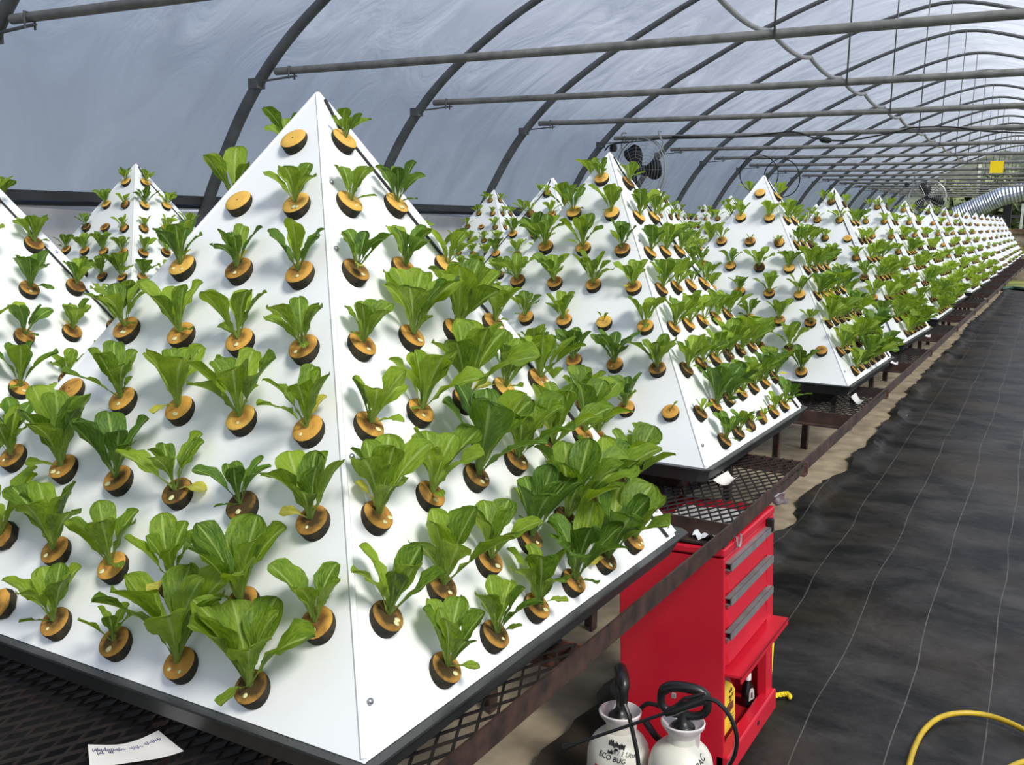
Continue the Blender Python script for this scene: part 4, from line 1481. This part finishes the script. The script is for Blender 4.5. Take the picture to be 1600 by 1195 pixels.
s1 = sprayer('white pump sprayer marked ECO BUG in black marker, hose over its front', -1.035, 2.505, 0, .043)
s2 = sprayer('white pump sprayer with a looped black handle holding the spray wand', -0.845, 2.50, 0, .020)
# direction from a tank to the camera
a1 = math.atan2(-2.505, 1.035)
a2 = math.atan2(-2.50, .845)
# sprayer 1: handle seen edge-on: a loop in the plane that holds the camera direction
def handle_loop(root, ang, w, h, zc, rad):
    c, s_ = math.cos(ang), math.sin(ang)
    pts = []
    for k in range(24):
        a = 2 * PI * k / 24
        rx = w / 2 * (abs(math.cos(a)) ** .75) * (1 if math.cos(a) > 0 else -1)
        rz = h / 2 * (abs(math.sin(a)) ** .75) * (1 if math.sin(a) > 0 else -1)
        pts.append((rx * c, rx * s_, zc + rz * (1.0 if rz > 0 else .85)))
    rr = [rad * (1.25 if p[2] > zc + h * .28 else 0.95) for p in pts]
    return build('pump_handle', MB().tube(pts, rr, 10, closed=True), M['blackpl'], root, True)


handle_loop(s1, a1 + .12, .115, .092, .405, .0145)
handle_loop(s2, a2 + PI / 2 - .1, .128, .088, .392, .0125)
s1.children  # parts only
bpy.context.view_layer.update()
# writing on the tanks
me = on_tank(text_mesh('ECO BUG', .0185), tank_r, a1 - .22, .226, -.16)
me.materials.append(M['ink']); put('lettering', me, s1)
me = on_tank(text_mesh('ml / 1 Liter', .0165, shear=.25), tank_r, a1 + .16, .240, -.16)
me.materials.append(M['ink']); put('lettering', me, s1)
me = on_tank(text_mesh('BAC', .020, shear=.2), tank_r, a2 + .82, .244, .5)
me.materials.append(M['ink']); put('lettering', me, s2)


def scribble(root, rad, ang, z, w, h, n, seed, th=.0011):
    rn = random.Random(seed)
    pts = []
    for k in range(n):
        xx = -w / 2 + w * k / (n - 1) + rn.uniform(-.15, .15) * w / 6
        zz = z + (h / 2 if k % 2 else -h / 2) * rn.uniform(.4, 1) - xx * .16
        for q in range(3):
            pts.append((xx + w / n * q / 3, zz if q == 0 else zz * (1 - q / 3) + z * (q / 3)))
    P = [((rad(zz) + .0012) * math.cos(ang + xx / rad(zz)), (rad(zz) + .0012) * math.sin(ang + xx / rad(zz)), zz) for xx, zz in pts]
    build('scribble', MB().tube(P, th, 4), M['ink'], root)


scribble(s1, tank_r, a1 - .08, .262, .046, .014, 26, 4, .0016)
scribble(s1, tank_r, a1 - .30, .246, .014, .009, 14, 5, .0016)
scribble(s1, tank_r, a1 - .10, .2535, .010, .006, 7, 6, .0012)
scribble(s2, tank_r, a2 + 1.0, .222, .008, .006, 5, 7, .0010)
for s_ in (s1, s2):
    for c_ in s_.children:
        if not c_.name.startswith('tank'):
            c_.location.z = -s_['drop']
    del s_['drop']
# red printed band
mb = MB()
for k in range(17):
    a = a1 - .80 + 1.75 * k / 16
    zt = .205 - .018 * (k / 16) - .010 * math.sin(PI * k / 16)
    for z in (.03, .09, zt):
        r_ = tank_r(z) + .0013
        mb.v.append((r_ * math.cos(a), r_ * math.sin(a), z if z < .1 else z - .043))
for k in range(16):
    for q in (0, 1):
        mb.f.append((k * 3 + q, k * 3 + 3 + q, k * 3 + 4 + q, k * 3 + 1 + q)); mb.mi.append(0)
build('red_label', mb, M['redlabel'], s1)

S2 = Vector((-0.845, 2.50, 0.014))
S1 = Vector((-1.035, 2.505, 0.014))
inv = lambda P, C: tuple(Vector(P) - C)
# wand with grip lying through the loop of the second sprayer
EYEV = EYE


def at(px, py, y):
    """the point of the vertical plane at this y that the photograph shows at a pixel"""
    d = fwd + RIGHT * ((px - 800) / FPX) - UP * ((py - 597.5) / FPX)
    return EYE + d * (y / d.y)


wa, wb = at(880, 1168, 2.345), at(1040, 1114, 2.385)
wc, we = at(1052, 1110, 2.385), at(1101, 1091, 2.415)
build('wand', MB().tube([inv(wa, S2), inv(wb, S2)], .0048, 8), M['blackpl'], s2, True)
build('nozzle', MB().tube([inv(wa, S2), inv(wa + (wb - wa) * .03, S2), inv(wa + (wb - wa) * .06, S2), inv(wa + (wb - wa) * .13, S2)], [.0095, .0105, .0075, .0065], 10), M['blackpl'], s2, True)
g = build('spray_grip', MB().tube([inv(wb, S2), inv(wc, S2), inv(wc + (we - wc) * .4, S2), inv(we, S2)], [.010, .0135, .0125, .0145], 10), M['blackpl'], s2, True)
build('trigger', MB().tube([inv(wc + Vector((0, 0, .008)), S2), inv(wc + (we - wc) * .35 + Vector((0, -.004, .024)), S2), inv(we + Vector((0, 0, .014)), S2)], .0045, 6), M['blackpl'], s2, True)
build('valve_pin', MB().box(inv(at(1049, 1090, 2.38), S2), tuple(Vector(inv(at(1049, 1090, 2.38), S2)) + Vector((.010, .008, .012)))), M['chrome'], s2)
hp = [we, at(1120, 1096, 2.42), at(1140, 1118, 2.425), at(1151, 1150, 2.43), at(1147, 1180, 2.44), at(1132, 1205, 2.46), at(1105, 1240, 2.47), at(1090, 1262, 2.44)]
build('hose', MB().tube(spline([inv(p, S2) for p in hp], 6), .0062, 8), M['blackpl'], s2, True)
hp = [at(976, 1100, 2.41), at(983, 1120, 2.40), at(990, 1150, 2.395), at(996, 1180, 2.395), at(999, 1215, 2.40), at(1003, 1255, 2.43)]
build('hose', MB().tube(spline([inv(p, S1) for p in hp], 6), .0062, 8), M['blackpl'], s1, True)
hp = [at(1000, 1108, 2.6), at(1012, 1099, 2.6), at(1030, 1103, 2.6), at(1040, 1112, 2.58)]
build('hose_loop', MB().tube(spline([inv(p, S1) for p in hp], 6), .0068, 8), M['blackpl'], s1, True)
hp = [at(1008, 1126, 2.58), at(1020, 1144, 2.56), at(1034, 1160, 2.58)]
build('spray_grip', MB().tube(spline([inv(p, S1) for p in hp], 4), .0105, 8), M['blackpl'], s1, True)

# ------------------------------------------------------------------ papers on the benches, hose on the cloth
def note(name, label, corners, z, lift=0.004, curl=0.0, n=8):
    """corners: four ground points (a, b, c, d); a sheet with thickness and a slight curl"""
    a, b, c, d = [Vector(v) for v in corners]
    mb = MB()
    for lay in (0, 1):
        for j in range(3):
            for i in range(n + 1):
                u, v = i / n, j / 2
                p = (a * (1 - u) + b * u) * (1 - v) + (d * (1 - u) + c * u) * v
                zz = z + lift + curl * (abs(u - .5) * 2) ** 2 + 0.003 * math.sin(u * 5 + v * 2) - (0.0006 if lay else 0)
                mb.v.append((p.x, p.y, zz))
    m = n + 1
    for j in range(2):
        for i in range(n):
            q = j * m + i
            mb.f.append((q, q + 1, q + m + 1, q + m)); mb.mi.append(0)
            q += 3 * m
            mb.f.append((q + m, q + m + 1, q + 1, q)); mb.mi.append(0)
    ring = list(range(m)) + [m + n, 2 * m + n] + list(range(2 * m + n - 1, 2 * m - 1, -1)) + [m]
    for i in range(len(ring)):
        p, q = ring[i], ring[(i + 1) % len(ring)]
        mb.f.append((p, 3 * m + p, 3 * m + q, q)); mb.mi.append(0)
    return thing(name, label, 'paper', me=mb.mesh(name, M['paper'], True, 40))


zd = DECK_Z + .003
nt_ = note('paper_note', 'long white paper note with blue handwriting on the nearest bench', [gp(141, 1212, zd), gp(287, 1181, zd), gp(248, 1153, zd), gp(138, 1176, zd)], zd, .006, .006)
A_, B_, C_, D__ = gp(141, 1212, zd), gp(287, 1181, zd), gp(248, 1153, zd), gp(138, 1176, zd)
rn = random.Random(8)


def pen(u0, u1, v, hgt, loops, seed):
    rn = random.Random(seed)
    pts = []
    n = loops * 8
    for k in range(n + 1):
        t_ = k / n
        ph_ = t_ * loops * 2 * PI
        big = 1.9 if rn.random() < .06 else 1
        u = u0 + (u1 - u0) * t_ + .006 * math.cos(ph_)
        vv = v + hgt * math.sin(ph_) * big * (0.6 + .4 * math.sin(t_ * 17 + seed))
        p = (A_ * (1 - u) + B_ * u) * (1 - vv) + (D__ * (1 - u) + C_ * u) * vv
        z = zd + .006 + .006 * (abs(u - .5) * 2) ** 2 + .003 * math.sin(u * 5 + vv * 2) + .0008
        pts.append((p.x, p.y, z))
    build('handwriting', MB().tube(pts, .00055, 4), M['blueink'], nt_)


pen(.05, .20, .70, .07, 7, 1)
pen(.21, .46, .70, .08, 10, 2)
pen(.52, .68, .70, .09, 6, 3)
pen(.71, .92, .73, .07, 8, 4)
pen(.10, .18, .56, .06, 4, 5)
pen(.24, .30, .56, .06, 3, 6)
note('paper_tag', 'curled white paper slip on the mesh bench under the second aisle pyramid', [gp(1113, 758, zd), gp(1141, 762, zd), gp(1156, 749, zd), gp(1137, 745, zd)], zd, .005, .014)
note('paper_tag', 'white paper slip on the mesh bench under the third aisle pyramid', [gp(1329, 625, zd), gp(1343, 636, zd), gp(1350, 630, zd), gp(1337, 619, zd)], zd, .005, .012)
for (px, py, k) in ((1398, 569, 'fourth'), (1449, 526, 'fifth')):
    note('paper_tag', f'white paper slip sticking out under the {k} aisle pyramid', [gp(px - 7, py, zd), gp(px + 5, py + 2, zd), gp(px + 5, py - 2, zd), gp(px - 4, py - 2.5, zd)], zd, .004, .006)

hz = 0.026
pts = [gp(x, y, hz) for x, y in ((1412, 1260), (1418, 1210), (1426, 1175), (1442, 1143), (1466, 1122), (1498, 1114), (1535, 1116), (1570, 1126), (1605, 1143), (1640, 1165), (1640, 1185), (1600, 1190), (1570, 1204), (1530, 1240))]
thing('garden_hose', 'yellow hose curled on the black ground cloth near the camera', 'hose', me=MB().tube(spline(pts, 6), .0095, 10).mesh('garden_hose', M['yellowhose'], True))
pts = [gp(x, y, .05) for x, y in ((1566, 452), (1580, 450), (1600, 452), (1620, 456))]
thing('dark_hose', 'dark green hose lying at the far end of the ground cloth', 'hose', me=MB().tube(spline(pts, 5), .05, 8).mesh('dark_hose', M['greenhose'], True))

# ------------------------------------------------------------------ fans
def fan(label, c, rad, yaw, bars_z, rot=.1):
    root = thing('circulation_fan', label, 'fan', c, yaw)
    mb = MB()
    for dy, dome in ((-.09, -1), (.09, 1)):
        for k in range(9):
            r = rad * (0.16 + 0.84 * k / 8)
            bulge = dy * (1.0 + 0.35 * math.cos(PI / 2 * r / rad))
            if k == 8:
                bulge = dy * .75
            mb.tube([(r * math.cos(a), bulge, r * math.sin(a)) for a in [2 * PI * i / 40 for i in range(40)]], .0017 if k < 8 else .005, 4, closed=True)
        for k in range(12):
            a = 2 * PI * k / 12
            P = []
            for q in range(7):
                r = rad * (.12 + .88 * q / 6)
                P.append((r * math.cos(a), dy * (1.0 + 0.35 * math.cos(PI / 2 * r / rad)) if q < 6 else dy * .75, r * math.sin(a)))
            mb.tube(P, .0018, 4)
    mb.tube([(rad * 1.0 * math.cos(a), 0, rad * 1.0 * math.sin(a)) for a in [2 * PI * i / 48 for i in range(48)]], .011, 6, closed=True)
    build('wire_guard', mb, M['chrome'], root, True)
    for k in range(3):
        a0 = PI / 2 + rot + k * 2 * PI / 3
        mb = MB()
        n = 7
        for i in range(n + 1):
            tt = i / n
            r = rad * (.10 + .78 * tt)
            half = (.30 + .36 * math.sin(PI * min(1, tt * .85 + .1))) * (1 if tt < .95 else .8)
            for s_ in (-1, 1):
                a = a0 + s_ * half * .8 + .25 * tt
                mb.v.append((r * math.cos(a), -.035 * s_ * (1.1 - .5 * tt), r * math.sin(a)))
        for i in range(n):
            mb.f.append((2 * i, 2 * i + 1, 2 * i + 3, 2 * i + 2)); mb.mi.append(0)
        o = build('blade', mb, M['fanblade'], root, True)
        md = o.modifiers.new('thickness', 'SOLIDIFY')
        md.thickness = .006
    mm = MB().lathe([(0, -.10), (rad * .13, -.095), (rad * .15, -.05), (rad * .13, .02), (rad * .17, .06), (rad * .17, .17), (rad * .12, .19), (0, .19)], 20)
    mm.v = [(x, z, y) for x, y, z in mm.v]
    mm.f = [f[::-1] for f in mm.f]
    build('motor', mm, M['fanblade'], root, True)
    for sx in (-1, 1):
        P = spline([(sx * rad * .80, 0.02, rad * .62), (sx * rad * .84, .02, rad * .85), (sx * rad * .78, .0, bars_z - .05), (sx * rad * .74, -.03, bars_z + .05), (sx * rad * .70, .04, bars_z + .06)], 4)
        build('hanger_strap', MB().tube(P, .014, 6), M['chrome'], root, True)
    build('junction_box', MB().lathe([(0, -.06), (.05, -.05), (.06, 0), (.05, .05), (0, .06)], 10, c=(-rad * 1.15, .0, rad * .72)), M['blackpl'], root, True)
    return root


f1 = at(1000, 266, CH_Y[4] + .03)
fan('round wire-caged fan hung behind the tip of the second aisle pyramid', f1, .46, -.30, 2.87 - f1.z, .35)
f2 = at(1449, 309, CH_Y[9] + .03)
fan('round wire-caged fan with black blades hung far down the greenhouse', f2, .42, -.05, 2.87 - f2.z)

# cables
c4 = CH_Y[4] - .04
pts = [at(945, 236, c4), at(955, 226, c4), at(985, 222, c4), at(1015, 219, c4), at(1040, 216, c4), at(1100, 214, c4)]
thing('fan_cable', 'thin black cable running from the nearer fan along the tie bar', 'cable', me=MB().tube(spline(pts, 4), .010, 6).mesh('fan_cable', M['cable'], True))
y_ = CH_Y[4] - .045
pts = [at(1050, 213, y_), at(1150, 214, y_), at(1185, 211, y_), at(1240, 206, y_), at(1270, 215, y_), at(1300, 219.5, y_), at(1330, 219, y_), at(1365, 213, y_), at(1405, 205, y_), at(1430, 199, y_), at(1490, 198.5, y_), at(1540, 205, y_), at(1600, 207.5, y_), at(1612, 207, y_)]
ec = thing('extension_cable', 'black extension cable sagging between two tie bars', 'cable', me=MB().tube(spline(pts, 4), .011, 6).mesh('extension_cable', M['cable'], True))
build('plug_connector', MB().tube([at(1281, 217.5, y_), at(1285, 218.5, y_), at(1295, 219.5, y_), at(1299, 219.5, y_)], [.02, .038, .038, .02], 8), M['cable'], ec, True)
y_ = CH_Y[6] - .1
for cx, cy, rx, ry, k in ((1186, 272, 30, 30, 'nearer'), (1222, 278, 28, 30, 'farther')):
    P = [at(cx + rx * math.cos(a), cy + ry * math.sin(a), y_ + .05 * math.sin(3 * a)) for a in [2 * PI * i / 28 for i in range(28)]]
    thing('cable_loop', f'{k} thin black cable loop hanging behind the tip of the third aisle pyramid', 'cable', me=MB().tube(P, .010, 5, closed=True).mesh('cable_loop', M['cable'], True))

# yellow sticky card under a tie bar
cc = at(1557.5, 261, CH_Y[5])
ck = thing('sticky_card', 'bright yellow sticky trap card hanging from a tie bar', 'card', cc)
build('sheet', MB().box((-.088, -.002, -.085), (.088, .002, .085)), M['card'], ck)
build('hook', MB().tube([(0, 0, .083), (0, .01, .13), (0, -.02, .16)], .004, 5), M['chrome'], ck)

# silver duct on its stand at the far end
y_ = 35.0
d0, d1, d2 = at(1492, 338, y_), at(1566, 307, y_), at(1640, 289, y_)
P = [d0 + (d1 - d0) * (i / 40) for i in range(41)]
P += [d1 + (d2 - d1) * (i / 26) for i in range(1, 27)]
dt = thing('air_duct', 'silver flexible foil duct slanting up behind the farthest pyramids', 'duct', me=MB().tube(P, [.27 + (.03 if i % 2 else 0) for i in range(len(P))], 18).mesh('air_duct', M['duct'], True, 12))
y_ = 35.6
q0 = at(1574, 330, y_)
st = thing('duct_stand', 'dark steel stand holding up the silver foil duct', 'stand', (q0.x, y_, -.14))
build('post', MB().box((-.12, -.12, 0), (.12, .12, 2.75)), M['rail'], st)
build('cross_arm', MB().box((-.3, -.14, 2.55), (1.9, .14, 2.85)), M['rail'], st)
build('tie_strap', MB().box((1.0, -.16, 2.2), (1.12, -.145, 3.3)), M['yellowrope'], st)
q0 = at(1592, 372, 40)
thing('rusty_tank', 'low rusty weathered tank on the lawn beyond the row', 'tank', (q0.x, 40, -.14), me=loft([(rrect(1.0, .8, .1), 0, 0, 0), (rrect(1.0, .8, .1), 1.55, 0, 0), (rrect(1.05, .85, .1), 1.6, 0, 0), (rrect(1.05, .85, .1), 1.75, 0, 0)]).mesh('rusty_tank', M['crate'], True, 40))

# ------------------------------------------------------------------ trees beyond the open end
TREES = [(-7.5, 66, 4.6, 'round green tree', 1), (-5.0, 76, 5.8, 'tall dark green tree', 2), (-1.8, 64, 6.2, 'broad green tree', 3), (2.5, 74, 8.0, 'tall hazy green tree', 4), (7, 68, 8, 'spreading green tree', 5)]
for n_, (x, y, h, lab, sd) in enumerate(TREES):
    root = thing('tree', f'{lab} outside the open end, {ORD[n_]} from the duct side'.replace('duct side', 'film wall'), 'tree', (x, y, -.14), 0, 'trees beyond the greenhouse')
    build('trunk', MB().tube([(0, 0, 0), (.1, 0, h * .2), (0, .1, h * .45), (.05, 0, h * .7)], [.32, .26, .2, .08], 8), M['bark'], root, True)
    rn = random.Random(sd)
    mb = MB()
    for k in range(900):
        # leafy clumps on a lumpy crown
        a, b = rn.uniform(0, 2 * PI), math.acos(rn.uniform(-1, 1))
        rr = rn.uniform(.55, 1) ** .5
        cx = h * .36 * rr * math.sin(b) * math.cos(a) * (1 + .2 * math.sin(3 * a + sd))
        cy = h * .36 * rr * math.sin(b) * math.sin(a)
        cz = h * .58 + h * .40 * rr * math.cos(b)
        s_ = rn.uniform(.25, .55)
        e1 = Vector((rn.uniform(-1, 1), rn.uniform(-1, 1), rn.uniform(-1, 1))).normalized()
        e2 = e1.orthogonal().normalized()
        c_ = Vector((cx, cy, cz))
        mb.add([c_ - e1 * s_, c_ + e2 * s_ * .6, c_ + e1 * s_, c_ - e2 * s_ * .6], [(0, 1, 2, 3)])
    cr = build('crown', mb, M['tree'], root)
    cr['kind'] = 'stuff'
